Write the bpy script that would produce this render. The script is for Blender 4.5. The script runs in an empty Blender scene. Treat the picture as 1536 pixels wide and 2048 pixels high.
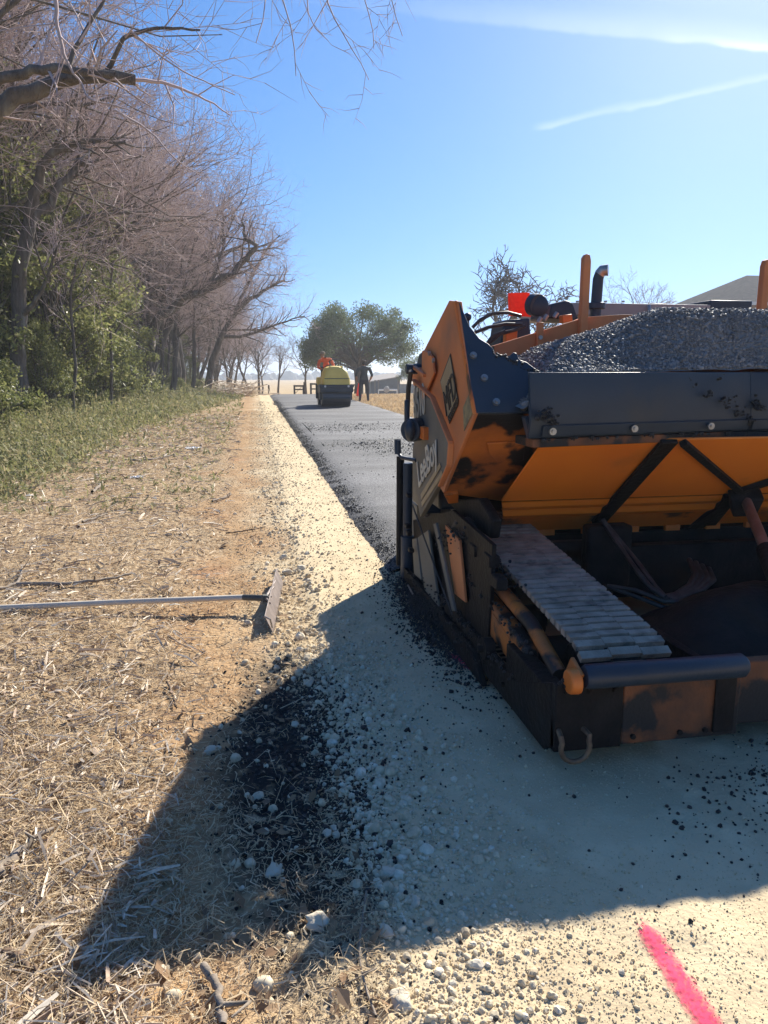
import bpy, bmesh, math, random
import numpy as np
from mathutils import Vector, Matrix
S = bpy.context.scene
COL = S.collection
RNG = np.random.default_rng(7)
random.seed(7)
# ------------------------------------------------------------------ camera, light, exposure
CAM_H, FPX, YH, XV = 1.4, 1479.0, 740.0, 505.0      # eye height (m), focal length in photo pixels, horizon row, road vanishing column
PITCH = math.atan((1024 - YH) / FPX)
YAW = math.atan((768 - XV) * math.cos(PITCH) / FPX)
cd = bpy.data.cameras.new('camera'); cam = bpy.data.objects.new('camera', cd); COL.objects.link(cam)
cd.sensor_fit = 'VERTICAL'; cd.sensor_height = 24; cd.lens = FPX / 2048 * 24
cd.clip_start = .05; cd.clip_end = 6000
cam.location = (0, 0, CAM_H); cam.rotation_euler = (math.pi / 2 - PITCH, 0, -YAW)
S.camera = cam
SUN_AZ, SUN_EL = math.radians(36.4), math.radians(35.3)   # azimuth from +Y (the road) towards +X
SUN = Vector((math.sin(SUN_AZ) * math.cos(SUN_EL), math.cos(SUN_AZ) * math.cos(SUN_EL), math.sin(SUN_EL)))
ld = bpy.data.lights.new('sun', 'SUN'); sun = bpy.data.objects.new('sun', ld); COL.objects.link(sun)
ld.energy = 4.7; ld.angle = math.radians(.5); ld.color = (1, .94, .83)
sun.rotation_euler = (-SUN).to_track_quat('-Z', 'Y').to_euler(); sun.location = (20, 30, 30)
S.view_settings.view_transform = 'Standard'; S.view_settings.look = 'None'
S.view_settings.exposure = 1.0; S.view_settings.gamma = 1; S.view_settings.use_curve_mapping = False
S.cycles.use_denoising = True
S.cycles.max_bounces = 8; S.cycles.transparent_max_bounces = 8
S.cycles.volume_bounces = 0

F_ = Vector((math.sin(YAW) * math.cos(PITCH), math.cos(YAW) * math.cos(PITCH), -math.sin(PITCH)))
R_ = Vector((math.cos(YAW), -math.sin(YAW), 0)); U_ = R_.cross(F_)
EYE = Vector((0, 0, CAM_H))
def ray(px, py): return F_ + R_ * ((px - 768) / FPX) - U_ * ((py - 1024) / FPX)
def SX(px, py, x): d = ray(px, py); return EYE + d * (x / d.x)          # measured photo point on the plane X = x
def SY(px, py, y): d = ray(px, py); return EYE + d * (y / d.y)
def SZ(px, py, z=0): d = ray(px, py); return EYE + d * ((z - CAM_H) / d.z)
def SP(px, py, p0, n): d = ray(px, py); n = Vector(n); return EYE + d * ((Vector(p0) - EYE).dot(n) / d.dot(n))

# world: physical sky with two contrails drawn on the sky sphere
W = bpy.data.worlds.new('World'); S.world = W; W.use_nodes = True
nt = W.node_tree; nt.nodes.clear()
out = nt.nodes.new('ShaderNodeOutputWorld'); bg = nt.nodes.new('ShaderNodeBackground')
sky = nt.nodes.new('ShaderNodeTexSky'); sky.sky_type = 'NISHITA'; sky.sun_disc = False
sky.sun_elevation = SUN_EL; sky.sun_rotation = SUN_AZ
sky.altitude = 0; sky.air_density = 1.0; sky.dust_density = .2; sky.ozone_density = 2.2
bg.inputs['Strength'].default_value = .088
tc = nt.nodes.new('ShaderNodeTexCoord')
def wmath(op, a, b=None, c=None, clamp=False):
    n = nt.nodes.new('ShaderNodeMath'); n.operation = op; n.use_clamp = clamp
    for i, v in enumerate((a, b, c)):
        if v is None: continue
        if isinstance(v, (int, float)): n.inputs[i].default_value = v
        else: nt.links.new(v, n.inputs[i])
    return n.outputs[0]
def wdot(v):
    n = nt.nodes.new('ShaderNodeVectorMath'); n.operation = 'DOT_PRODUCT'
    nt.links.new(tc.outputs['Generated'], n.inputs[0]); n.inputs[1].default_value = tuple(v); return n.outputs['Value']
def wsmooth(x, a, b):
    n = nt.nodes.new('ShaderNodeMapRange'); n.interpolation_type = 'SMOOTHSTEP'
    nt.links.new(x, n.inputs[0]); n.inputs[1].default_value = a; n.inputs[2].default_value = b; return n.outputs[0]
wn = nt.nodes.new('ShaderNodeTexNoise'); wn.inputs['Scale'].default_value = 22; wn.inputs['Detail'].default_value = 6
nt.links.new(tc.outputs['Generated'], wn.inputs['Vector'])
def contrail(a, b, below, above, amp, fade0, fade1):
    A, B = ray(*a).normalized(), ray(*b).normalized()
    n = A.cross(B).normalized()
    if n.z < 0: n = -n
    t = (B - A * A.dot(B)).normalized()
    d = wmath('ADD', wdot(n), wmath('MULTIPLY', wmath('SUBTRACT', wn.outputs['Fac'], .5), .012))
    band = wmath('MULTIPLY', wsmooth(d, -below, 0), wmath('SUBTRACT', 1, wsmooth(d, 0, above)))
    al = wsmooth(wdot(t), fade0, fade1)
    return wmath('MULTIPLY', wmath('MULTIPLY', band, al), wmath('MULTIPLY', wmath('ADD', wn.outputs['Fac'], .25), amp))
c1 = contrail((820, 24), (1536, 98), .006, .028, .26, -.25, .5)
c3 = contrail((1300, 74), (1536, 98), .004, .008, .36, -.02, .15)
c2 = contrail((1060, 258), (1380, 190), .004, .008, .17, -.002, .02)
cs = wmath('ADD', wmath('ADD', c1, c2), c3, None, True)
wmix = nt.nodes.new('ShaderNodeMix'); wmix.data_type = 'RGBA'
nt.links.new(cs, wmix.inputs['Factor']); 
cx = nt.nodes.new('ShaderNodeSeparateXYZ'); nt.links.new(tc.outputs['Generated'], cx.inputs[0])
cz = nt.nodes.new('ShaderNodeCombineXYZ'); nt.links.new(cx.outputs[0], cz.inputs[0]); nt.links.new(cx.outputs[1], cz.inputs[1])
nt.links.new(wmath('MULTIPLY_ADD', cx.outputs[2], .80, .16), cz.inputs[2]); vn = nt.nodes.new('ShaderNodeVectorMath'); vn.operation = 'NORMALIZE'
nt.links.new(cz.outputs[0], vn.inputs[0]); nt.links.new(vn.outputs[0], sky.inputs[0])      # look the sky up a little above the true horizon: a clear winter sky without the yellow rim
hs = nt.nodes.new('ShaderNodeHueSaturation'); hs.inputs['Saturation'].default_value = 1.33; hs.inputs['Hue'].default_value = .506; hs.inputs['Value'].default_value = .93
nt.links.new(sky.outputs[0], hs.inputs['Color'])
nt.links.new(hs.outputs[0], wmix.inputs['A']); wmix.inputs['B'].default_value = (9.5, 9.8, 10, 1)
nt.links.new(wmix.outputs['Result'], bg.inputs['Color']); nt.links.new(bg.outputs[0], out.inputs[0])

# ------------------------------------------------------------------ helpers
def tag(o, label=None, cat=None, group=None, kind=None):
    for k, v in (('label', label), ('category', cat), ('group', group), ('kind', kind)):
        if v: o[k] = v
    return o
def thing(name, loc, label, cat, group=None):
    o = bpy.data.objects.new(name, None); COL.objects.link(o); o.location = loc; o.empty_display_size = .2
    return tag(o, label, cat, group)
def link(name, me, m, parent=None):
    o = bpy.data.objects.new(name, me); COL.objects.link(o)
    if m is not None and not me.materials:
        for x in (m if isinstance(m, (list, tuple)) else [m]): me.materials.append(x)
    if parent is not None:
        o.parent = parent
        o.matrix_parent_inverse = Matrix.Identity(4)
        root = parent
        off = Vector((0, 0, 0))
        while root is not None: off += root.location; root = root.parent
        o.location = -off
    return o
def copy_tree(o, parent=None):
    c = o.copy(); COL.objects.link(c)
    if parent is not None: c.parent = parent
    for ch in list(o.children): copy_tree(ch, c)
    return c
def np_mesh(name, V, faces, smooth=False, mi=None):
    """faces: list of int arrays (n,k)"""
    me = bpy.data.meshes.new(name)
    V = np.asarray(V, np.float32)
    me.vertices.add(len(V)); me.vertices.foreach_set('co', V.ravel())
    faces = [np.asarray(f, np.int32) for f in faces if len(f)]
    loops = np.concatenate([f.ravel() for f in faces])
    tot = np.concatenate([np.full(len(f), f.shape[1], np.int32) for f in faces])
    st = np.concatenate(([0], np.cumsum(tot)[:-1])).astype(np.int32)
    me.loops.add(len(loops)); me.loops.foreach_set('vertex_index', loops)
    me.polygons.add(len(tot)); me.polygons.foreach_set('loop_start', st)
    me.polygons.foreach_set('use_smooth', np.full(len(tot), smooth, bool))
    if mi is not None: me.polygons.foreach_set('material_index', np.asarray(mi, np.int32))
    me.update(calc_edges=True); me.validate()
    return me
class MB:
    def __init__(s): s.v = []; s.f = []
    def add(s, v, f):
        b = len(s.v); s.v += [tuple(x) for x in v]; s.f += [tuple(i + b for i in q) for q in f]; return s
    def poly(s, pts, off):
        n = len(pts); off = Vector(off); P = [Vector(p) for p in pts]
        return s.add(P + [p + off for p in P], [tuple(range(n))[::-1], tuple(range(n, 2 * n))] + [(i, (i + 1) % n, n + (i + 1) % n, n + i) for i in range(n)])
    def box(s, lo, hi, R=None, c=None):
        lo, hi = Vector(lo), Vector(hi)
        V = [Vector((x, y, z)) for z in (lo.z, hi.z) for y in (lo.y, hi.y) for x in (lo.x, hi.x)]
        if R is not None:
            c = Vector(c) if c is not None else (lo + hi) / 2
            V = [c + R @ (p - c) for p in V]
        return s.add(V, [(0, 2, 3, 1), (4, 5, 7, 6), (0, 1, 5, 4), (2, 6, 7, 3), (0, 4, 6, 2), (1, 3, 7, 5)])
    def bar(s, a, b, w, h, up=(0, 0, 1)):
        a, b = Vector(a), Vector(b); d = (b - a).normalized(); x = d.cross(Vector(up)).normalized() * (w / 2); y = x.cross(d).normalized() * (h / 2)
        V = [a - x - y, a + x - y, a + x + y, a - x + y, b - x - y, b + x - y, b + x + y, b - x + y]
        return s.add(V, [(0, 3, 2, 1), (4, 5, 6, 7), (0, 1, 5, 4), (1, 2, 6, 5), (2, 3, 7, 6), (3, 0, 4, 7)])
    def cyl(s, a, b, r, n=16, r1=None):
        return s.tube([a, b], [r, r if r1 is None else r1], n)
    def tube(s, pts, r, n=8, closed=False):
        P = [Vector(p) for p in pts]; k = len(P); rr = r if isinstance(r, (list, tuple)) else [r] * k
        ref = None; V = []
        for i, p in enumerate(P):
            if closed: t = P[(i + 1) % k] - P[i - 1]
            else: t = P[min(i + 1, k - 1)] - P[max(i - 1, 0)]
            t.normalize()
            if ref is None: ref = t.orthogonal().normalized()
            ref = (ref - t * ref.dot(t)); ref = ref.normalized() if ref.length > 1e-6 else t.orthogonal().normalized()
            bi = t.cross(ref)
            V += [p + (ref * math.cos(a) + bi * math.sin(a)) * rr[i] for a in (2 * math.pi * j / n for j in range(n))]
        Fc = [(i * n + j, i * n + (j + 1) % n, ((i + 1) % k) * n + (j + 1) % n, ((i + 1) % k) * n + j) for i in range(k if closed else k - 1) for j in range(n)]
        if not closed: Fc += [tuple(range(n))[::-1], tuple(range((k - 1) * n, k * n))]
        return s.add(V, Fc)
    def ball(s, c, r, n=12, m=8, sc=(1, 1, 1)):
        c = Vector(c); V = [c + Vector((0, 0, -r * sc[2]))]; Fc = []
        for i in range(1, m):
            th = math.pi * i / m - math.pi / 2
            V += [c + Vector((r * sc[0] * math.cos(th) * math.cos(2 * math.pi * j / n), r * sc[1] * math.cos(th) * math.sin(2 * math.pi * j / n), r * sc[2] * math.sin(th))) for j in range(n)]
        V.append(c + Vector((0, 0, r * sc[2]))); L = len(V) - 1
        Fc += [(0, 1 + (j + 1) % n, 1 + j) for j in range(n)]
        for i in range(m - 2):
            Fc += [(1 + i * n + j, 1 + i * n + (j + 1) % n, 1 + (i + 1) * n + (j + 1) % n, 1 + (i + 1) * n + j) for j in range(n)]
        b = 1 + (m - 2) * n
        Fc += [(b + j, b + (j + 1) % n, L) for j in range(n)]
        return s.add(V, Fc)
    def done(s, name, m, parent=None, bevel=0, smooth=False, angle=40):
        me = bpy.data.meshes.new(name); me.from_pydata(s.v, [], s.f)
        bm = bmesh.new(); bm.from_mesh(me); bmesh.ops.recalc_face_normals(bm, faces=bm.faces); bm.to_mesh(me); bm.free()
        o = link(name, me, m, parent)
        if smooth or bevel:
            me.polygons.foreach_set('use_smooth', [True] * len(me.polygons)); me.set_sharp_from_angle(angle=math.radians(angle))
        if bevel:
            md = o.modifiers.new('bevel', 'BEVEL'); md.width = bevel; md.segments = 2; md.limit_method = 'ANGLE'; md.harden_normals = False
        return o

# lattice value noise, same function for the ground mesh and for what lies on it
def vnoise(x, y, seed=0):
    x = np.asarray(x, float); y = np.asarray(y, float)
    xi = np.floor(x).astype(np.int64); yi = np.floor(y).astype(np.int64); fx = x - xi; fy = y - yi
    fx = fx * fx * (3 - 2 * fx); fy = fy * fy * (3 - 2 * fy)
    def h(a, b):
        n = (a * 374761393 + b * 668265263 + seed * 974711) & 0x7fffffff
        n = ((n ^ (n >> 13)) * 1274126177) & 0x7fffffff
        return ((n ^ (n >> 16)) & 0xffff) / 65535.0
    return (h(xi, yi) * (1 - fx) + h(xi + 1, yi) * fx) * (1 - fy) + (h(xi, yi + 1) * (1 - fx) + h(xi + 1, yi + 1) * fx) * fy
def fbm(x, y, seed=0, o=4):
    t = 0; a = .5
    for i in range(o): t = t + a * (vnoise(x * 2 ** i, y * 2 ** i, seed + i) - .5); a *= .5
    return t
def sstep(x, a, b): t = np.clip((np.asarray(x, float) - a) / (b - a), 0, 1); return t * t * (3 - 2 * t)
def terrain(x, y):
    x = np.asarray(x, float); y = np.asarray(y, float)
    z = np.interp(y, [0, 38, 44, 52, 62, 80, 112, 150, 210, 800, 1600], [0, 0, -.06, -.27, -.62, -1.2, -2.15, -2.6, -3.1, -7.9, -14.4])
    verge = 1 - sstep(x, .1, .7)
    far = np.clip(np.hypot(x, y) / 30, .0, 1)
    rough = (.10 * fbm(x * .7, y * .7, 3) + .055 * fbm(x * 5, y * 5, 11)) * (verge * (1 - far) + far * .6)
    side = .10 * sstep(-x, 2.2, 6) * (1 - sstep(y, 60, 90))
    under = -.05 * sstep(x, .45, .9) * (1 - sstep(x, 4.3, 4.7)) * (1 - sstep(y, 40, 44))
    return z + rough + side + under
def base_edge(y): return .13 + .10 * np.asarray(fbm(np.asarray(y) * 1.7, np.asarray(y) * 0 + 3.3, 5)) + .05 * np.asarray(fbm(np.asarray(y) * 9, np.asarray(y) * 0 + 1.3, 6))
def base_z(x, y): return .012 + .03 * fbm(x * 1.3, y * 1.3, 21, 3) * 1.0 + .016 * fbm(x * 12, y * 12, 22, 3) - .06 * (1 - sstep(x, base_edge(y) - .02, base_edge(y) + .22))
def ground_z(x, y):
    x = np.asarray(x, float); y = np.asarray(y, float)
    inside = (x > base_edge(y)) & (x < 4.6) & (y < 43)
    return np.where(inside, np.maximum(base_z(x, y), terrain(x, y)), terrain(x, y))

# ------------------------------------------------------------------ materials
def mat(name, c1, c2=None, scale=6, detail=6, lo=.35, hi=.65, rough=.7, metal=0, bump=0, bscale=None, c3=None, scale3=2, lo3=.5, hi3=.65, coord='Object', stretch=None, trans=0, spec=.5, dist=.01):
    m = bpy.data.materials.new(name); m.use_nodes = True; t = m.node_tree; N = t.nodes; L = t.links
    b = N['Principled BSDF']; b.inputs['Roughness'].default_value = rough; b.inputs['Metallic'].default_value = metal
    b.inputs['Specular IOR Level'].default_value = spec
    tcn = N.new('ShaderNodeTexCoord') if coord != 'World' else N.new('ShaderNodeNewGeometry')
    co = tcn.outputs['Position'] if coord == 'World' else tcn.outputs[coord]
    if stretch:
        mp = N.new('ShaderNodeMapping'); mp.inputs['Scale'].default_value = stretch; L.new(co, mp.inputs[0]); co = mp.outputs[0]
    def noise(sc, det):
        n = N.new('ShaderNodeTexNoise'); n.inputs['Scale'].default_value = sc; n.inputs['Detail'].default_value = det; L.new(co, n.inputs['Vector']); return n.outputs['Fac']
    def ramp(x, a, bb):
        r = N.new('ShaderNodeMapRange'); L.new(x, r.inputs[0]); r.inputs[1].default_value = a; r.inputs[2].default_value = bb; return r.outputs[0]
    def mix(f, a, bb):
        x = N.new('ShaderNodeMix'); x.data_type = 'RGBA'; L.new(f, x.inputs['Factor'])
        for s_, v in (('A', a), ('B', bb)):
            if isinstance(v, tuple): x.inputs[s_].default_value = (*v, 1)
            else: L.new(v, x.inputs[s_])
        return x.outputs['Result']
    col = None
    if c2 is not None: col = mix(ramp(noise(scale, detail), lo, hi), c1, c2)
    if c3 is not None: col = mix(ramp(noise(scale3, 7), lo3, hi3), col if col is not None else c1, c3)
    if col is not None: L.new(col, b.inputs['Base Color'])
    else: b.inputs['Base Color'].default_value = (*c1, 1)
    if bump:
        bn = N.new('ShaderNodeBump'); bn.inputs['Strength'].default_value = bump; bn.inputs['Distance'].default_value = dist
        L.new(noise(bscale or scale * 4, 5), bn.inputs['Height']); L.new(bn.outputs[0], b.inputs['Normal'])
    if trans:
        tr = N.new('ShaderNodeBsdfTranslucent'); ms = N.new('ShaderNodeMixShader'); ms.inputs[0].default_value = trans
        if col is not None: L.new(col, tr.inputs[0])
        else: tr.inputs[0].default_value = (*c1, 1)
        L.new(b.outputs[0], ms.inputs[1]); L.new(tr.outputs[0], ms.inputs[2]); L.new(ms.outputs[0], N['Material Output'].inputs[0])
    m['nodes'] = 1
    return m
def rand_mat(name, cols, rough=.8, trans=0, noise=0):
    """colour picked per loose piece (Random Per Island)"""
    m = bpy.data.materials.new(name); m.use_nodes = True; t = m.node_tree; N = t.nodes; L = t.links; b = N['Principled BSDF']
    b.inputs['Roughness'].default_value = rough; b.inputs['Specular IOR Level'].default_value = .3
    g = N.new('ShaderNodeNewGeometry'); r = N.new('ShaderNodeValToRGB'); e = r.color_ramp.elements
    while len(e) < len(cols): e.new(.5)
    for i, c in enumerate(cols): e[i].position = i / (len(cols) - 1); e[i].color = (*c, 1)
    L.new(g.outputs['Random Per Island'], r.inputs[0]); col = r.outputs[0]
    if noise:
        n = N.new('ShaderNodeTexNoise'); n.inputs['Scale'].default_value = noise; n.inputs['Detail'].default_value = 5; L.new(g.outputs['Position'], n.inputs['Vector'])
        mr = N.new('ShaderNodeMapRange'); L.new(n.outputs['Fac'], mr.inputs[0]); mr.inputs[1].default_value = .3; mr.inputs[2].default_value = .7; mr.inputs[3].default_value = .72; mr.inputs[4].default_value = 1.15
        x = N.new('ShaderNodeMix'); x.data_type = 'RGBA'; x.blend_type = 'MULTIPLY'; x.inputs['Factor'].default_value = 1; L.new(col, x.inputs['A']); L.new(mr.outputs[0], x.inputs['B']); col = x.outputs['Result']
    L.new(col, b.inputs['Base Color'])
    if trans:
        tr = N.new('ShaderNodeBsdfTranslucent'); ms = N.new('ShaderNodeMixShader'); ms.inputs[0].default_value = trans; L.new(col, tr.inputs[0])
        L.new(b.outputs[0], ms.inputs[1]); L.new(tr.outputs[0], ms.inputs[2]); L.new(ms.outputs[0], N['Material Output'].inputs[0])
    return m
def ground_mat():
    m = bpy.data.materials.new('verge_soil'); m.use_nodes = True; t = m.node_tree; N = t.nodes; L = t.links; b = N['Principled BSDF']
    b.inputs['Roughness'].default_value = .95; b.inputs['Specular IOR Level'].default_value = .1
    g = N.new('ShaderNodeNewGeometry'); P = g.outputs['Position']; sp = N.new('ShaderNodeSeparateXYZ'); L.new(P, sp.inputs[0])
    def noise(sc, det=6, st=None):
        v = P
        if st: mp = N.new('ShaderNodeMapping'); mp.inputs['Scale'].default_value = st; L.new(P, mp.inputs[0]); v = mp.outputs[0]
        n = N.new('ShaderNodeTexNoise'); n.inputs['Scale'].default_value = sc; n.inputs['Detail'].default_value = det; L.new(v, n.inputs['Vector']); return n.outputs['Fac']
    def mr(x, a, c, d=0, e=1):
        r = N.new('ShaderNodeMapRange'); r.interpolation_type = 'SMOOTHSTEP'; L.new(x, r.inputs[0]); r.inputs[1].default_value = a; r.inputs[2].default_value = c; r.inputs[3].default_value = d; r.inputs[4].default_value = e; return r.outputs[0]
    def mth(op, a, c):
        n = N.new('ShaderNodeMath'); n.operation = op
        for i, v in enumerate((a, c)):
            if isinstance(v, (int, float)): n.inputs[i].default_value = v
            else: L.new(v, n.inputs[i])
        return n.outputs[0]
    def mix(f, a, c):
        x = N.new('ShaderNodeMix'); x.data_type = 'RGBA'; L.new(f, x.inputs['Factor'])
        for s_, v in (('A', a), ('B', c)):
            if isinstance(v, tuple): x.inputs[s_].default_value = (*v, 1)
            else: L.new(v, x.inputs[s_])
        return x.outputs['Result']
    wob = mth('MULTIPLY', mth('SUBTRACT', noise(.9), .5), 1.6)
    xx = mth('ADD', sp.outputs['X'], wob)
    soil = mix(mr(noise(3), .35, .65), (.44, .28, .145), (.34, .20, .10))
    soil = mix(mr(noise(1.3), .55, .7), soil, (.38, .20, .10))
    chips = mix(mr(noise(34, 4, (1, .5, 1)), .38, .62), (.26, .175, .10), (.50, .38, .24))
    col = mix(mr(xx, -.7, -.1), chips, soil)
    lime = mix(mr(noise(9), .3, .7), (.62, .53, .37), (.48, .38, .24))
    col = mix(mr(xx, -.35, .45), col, lime)
    gx = mth('ADD', xx, mth('MULTIPLY', mr(sp.outputs['Y'], 8, 44), -1.9))
    green = mix(mr(noise(14), .4, .6), (.13, .13, .06), (.24, .21, .11))
    col = mix(mr(gx, -3.0, -3.8), col, green)
    field = mix(mr(noise(.25), .35, .65), (.50, .36, .19), (.40, .27, .13))
    field = mix(mr(noise(6), .45, .7), field, (.52, .40, .23))
    col = mix(mr(sp.outputs['X'], 4.3, 4.6), col, field)
    col = mix(mr(sp.outputs['Y'], 43, 50), col, field)
    # dark mulch on the verge, with the machine's shade painted into its colour
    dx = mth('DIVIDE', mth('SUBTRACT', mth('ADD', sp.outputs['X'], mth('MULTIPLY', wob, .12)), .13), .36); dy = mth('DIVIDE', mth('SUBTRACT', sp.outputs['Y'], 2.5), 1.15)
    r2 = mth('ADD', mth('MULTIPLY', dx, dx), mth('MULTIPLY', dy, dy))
    mulch_shade = mth('MULTIPLY', mr(r2, 1.1, .25), mr(noise(11), .30, .48))
    col = mix(mulch_shade, col, (.030, .028, .027))
    L.new(col, b.inputs['Base Color'])
    bn = N.new('ShaderNodeBump'); bn.inputs['Strength'].default_value = .7; bn.inputs['Distance'].default_value = .02
    L.new(noise(45, 5), bn.inputs['Height']); L.new(bn.outputs[0], b.inputs['Normal'])
    return m
def base_mat():
    m = mat('limestone_base', (.66, .53, .34), (.57, .45, .285), scale=2.2, rough=.95, coord='World', c3=(.70, .57, .37), scale3=7, lo3=.5, hi3=.7, bump=.5, bscale=70, spec=.1, dist=.008)
    return m
def asphalt_mat(name, dark, light, patches=True):
    m = bpy.data.materials.new(name); m.use_nodes = True; t = m.node_tree; N = t.nodes; L = t.links; b = N['Principled BSDF']
    g = N.new('ShaderNodeNewGeometry'); P = g.outputs['Position']
    def noise(sc, det, st=(1, 1, 1)):
        mp = N.new('ShaderNodeMapping'); mp.inputs['Scale'].default_value = st; L.new(P, mp.inputs[0])
        n = N.new('ShaderNodeTexNoise'); n.inputs['Scale'].default_value = sc; n.inputs['Detail'].default_value = det; L.new(mp.outputs[0], n.inputs['Vector']); return n.outputs['Fac']
    v = N.new('ShaderNodeTexVoronoi'); v.inputs['Scale'].default_value = 85; L.new(P, v.inputs['Vector'])
    r = N.new('ShaderNodeValToRGB'); r.color_ramp.elements[0].position = .2; r.color_ramp.elements[0].color = (*dark, 1); r.color_ramp.elements[1].position = .8; r.color_ramp.elements[1].color = (*light, 1)
    L.new(v.outputs['Color'], r.inputs[0])
    mr = N.new('ShaderNodeMapRange'); L.new(noise(.55, 5, (.5, 1.6, 1)), mr.inputs[0]); mr.inputs[1].default_value = .35; mr.inputs[2].default_value = .65; mr.inputs[3].default_value = .5; mr.inputs[4].default_value = 1.35
    x = N.new('ShaderNodeMix'); x.data_type = 'RGBA'; x.blend_type = 'MULTIPLY'; x.inputs['Factor'].default_value = 1; L.new(r.outputs[0], x.inputs['A']); L.new(mr.outputs[0], x.inputs['B'])
    L.new(x.outputs['Result'], b.inputs['Base Color'])
    rr = N.new('ShaderNodeMapRange'); L.new(noise(.8, 4, (.4, 1.5, 1)), rr.inputs[0]); rr.inputs[3].default_value = .58; rr.inputs[4].default_value = .9; L.new(rr.outputs[0], b.inputs['Roughness'])
    bn = N.new('ShaderNodeBump'); bn.inputs['Strength'].default_value = .8; bn.inputs['Distance'].default_value = .006; L.new(v.outputs['Distance'], bn.inputs['Height']); L.new(bn.outputs[0], b.inputs['Normal'])
    return m
ORANGE = mat('orange_paint', (.72, .19, .022), (.62, .15, .018), scale=5, rough=.45, c3=(.10, .045, .02), scale3=4.5, lo3=.56, hi3=.63, bump=.12, bscale=60)
ORANGE_CLEAN = mat('orange_paint_clean', (.90, .25, .02), (.82, .21, .018), scale=2.5, rough=.42, c3=(.45, .14, .03), scale3=2.2, lo3=.58, hi3=.8, bump=.06, bscale=50)
ORANGE_GRIME = mat('orange_paint_grimy', (.62, .18, .025), (.34, .10, .025), scale=4, rough=.55, c3=(.014, .012, .012), scale3=4.6, lo3=.50, hi3=.57, bump=.2, bscale=60)
FADED = mat('orange_paint_faded', (.66, .22, .07), (.56, .17, .05), scale=4, rough=.6, c3=(.34, .15, .08), scale3=3, lo3=.5, hi3=.75, bump=.08, bscale=60)
BLACK = mat('black_steel', (.020, .033, .052), (.030, .045, .066), scale=3, rough=.42, spec=.35, bump=.12, bscale=80, c3=(.045, .048, .054), scale3=4, lo3=.55, hi3=.8)
TAR = mat('tarry_steel', (.008, .008, .009), (.020, .018, .017), scale=9, rough=.6, spec=.14, bump=.6, bscale=45, c3=(.022, .014, .009), scale3=4, lo3=.57, hi3=.75)
RUST = mat('rusty_orange_plate', (.24, .08, .025), (.085, .036, .018), scale=7, rough=.7, c3=(.014, .013, .013), scale3=6, lo3=.44, hi3=.52, bump=.35, bscale=90)
OLIVE = mat('dusty_olive_panel', (.17, .155, .12), (.12, .11, .09), scale=4, rough=.7, c3=(.22, .17, .11), scale3=3, lo3=.52, hi3=.75)
RUBBER = mat('dusty_rubber', (.30, .235, .175), (.46, .36, .275), scale=14, rough=.85, c3=(.09, .08, .07), scale3=13, lo3=.56, hi3=.74, bump=.5, bscale=120, coord='World')
HOSE = mat('black_hose', (.02, .02, .02), (.06, .052, .045), scale=12, rough=.5)
STEEL = mat('worn_steel', (.45, .43, .40), (.30, .28, .26), scale=20, rough=.4, metal=.8)
RUSTM = mat('rusted_ring_steel', (.22, .15, .09), (.12, .08, .055), scale=30, rough=.6, metal=.4)
CHROME = mat('cylinder_rod', (.40, .27, .21), (.28, .17, .12), scale=10, rough=.35, metal=.5)
BEIGE = mat('beige_panel', (.42, .38, .33), (.34, .30, .26), scale=4, rough=.6, c3=(.28, .24, .2), scale3=5, lo3=.6, hi3=.8)
LETTER = mat('lettering_cream', (.62, .57, .45), (.48, .43, .34), scale=12, rough=.6)
LETTER_DK = mat('lettering_black', (.03, .026, .022), (.06, .045, .03), scale=12, rough=.6)
DECAL = mat('decal_tan', (.40, .30, .17), (.33, .24, .13), scale=9, rough=.6)
CAUTION = mat('worn_caution_label', (.33, .26, .12), (.16, .13, .08), scale=30, rough=.6)
VEST = mat('fluorescent_mesh', (.95, .12, .04), (.85, .09, .035), scale=40, rough=.7, trans=.45)
PINK = mat('pink_spray_paint', (.85, .06, .14), (.80, .12, .18), scale=30, rough=.9, coord='World')
YELLOW = mat('yellow_paint', (.80, .64, .16), (.70, .54, .12), scale=3, rough=.45, c3=(.40, .30, .10), scale3=5, lo3=.62, hi3=.8)
BARK = mat('bark', (.16, .135, .115), (.085, .07, .06), scale=3, rough=.95, stretch=(6, 6, 1), bump=.8, bscale=9, c3=(.25, .235, .20), scale3=1.5, lo3=.52, hi3=.75, dist=.03)
TWIG = rand_mat('twigs', [(.34, .28, .275), (.55, .43, .415), (.44, .36, .35), (.60, .45, .42)], .9)
TWIG_PALE = rand_mat('pale_twigs', [(.26, .225, .21), (.36, .30, .28), (.3, .26, .25), (.40, .33, .31)], .9)
TWIG_DARK = rand_mat('dark_twigs', [(.07, .06, .055), (.12, .10, .095), (.10, .085, .08)], .9)
LEAF = rand_mat('evergreen_leaves', [(.11, .135, .045), (.21, .22, .08), (.15, .18, .06), (.33, .31, .14)], .4, .5)
LEAF2 = rand_mat('yaupon_leaves', [(.14, .165, .055), (.27, .275, .10), (.20, .225, .08), (.42, .39, .19)], .4, .5)
OAKLEAF = rand_mat('oak_leaves', [(.09, .13, .065), (.15, .19, .10), (.12, .155, .08), (.22, .25, .14)], .6, .4)
WEED = rand_mat('weed_leaves', [(.15, .17, .065), (.26, .26, .11), (.32, .30, .15), (.46, .38, .22)], .7, .4)
STRAW = rand_mat('straw', [(.58, .43, .25), (.70, .55, .35), (.44, .31, .18), (.76, .64, .45)], .85, .25)
CHIP = rand_mat('wood_chips', [(.50, .38, .27), (.68, .57, .43), (.34, .23, .16), (.76, .68, .55), (.58, .46, .34)], .85, 0, 60)
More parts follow.
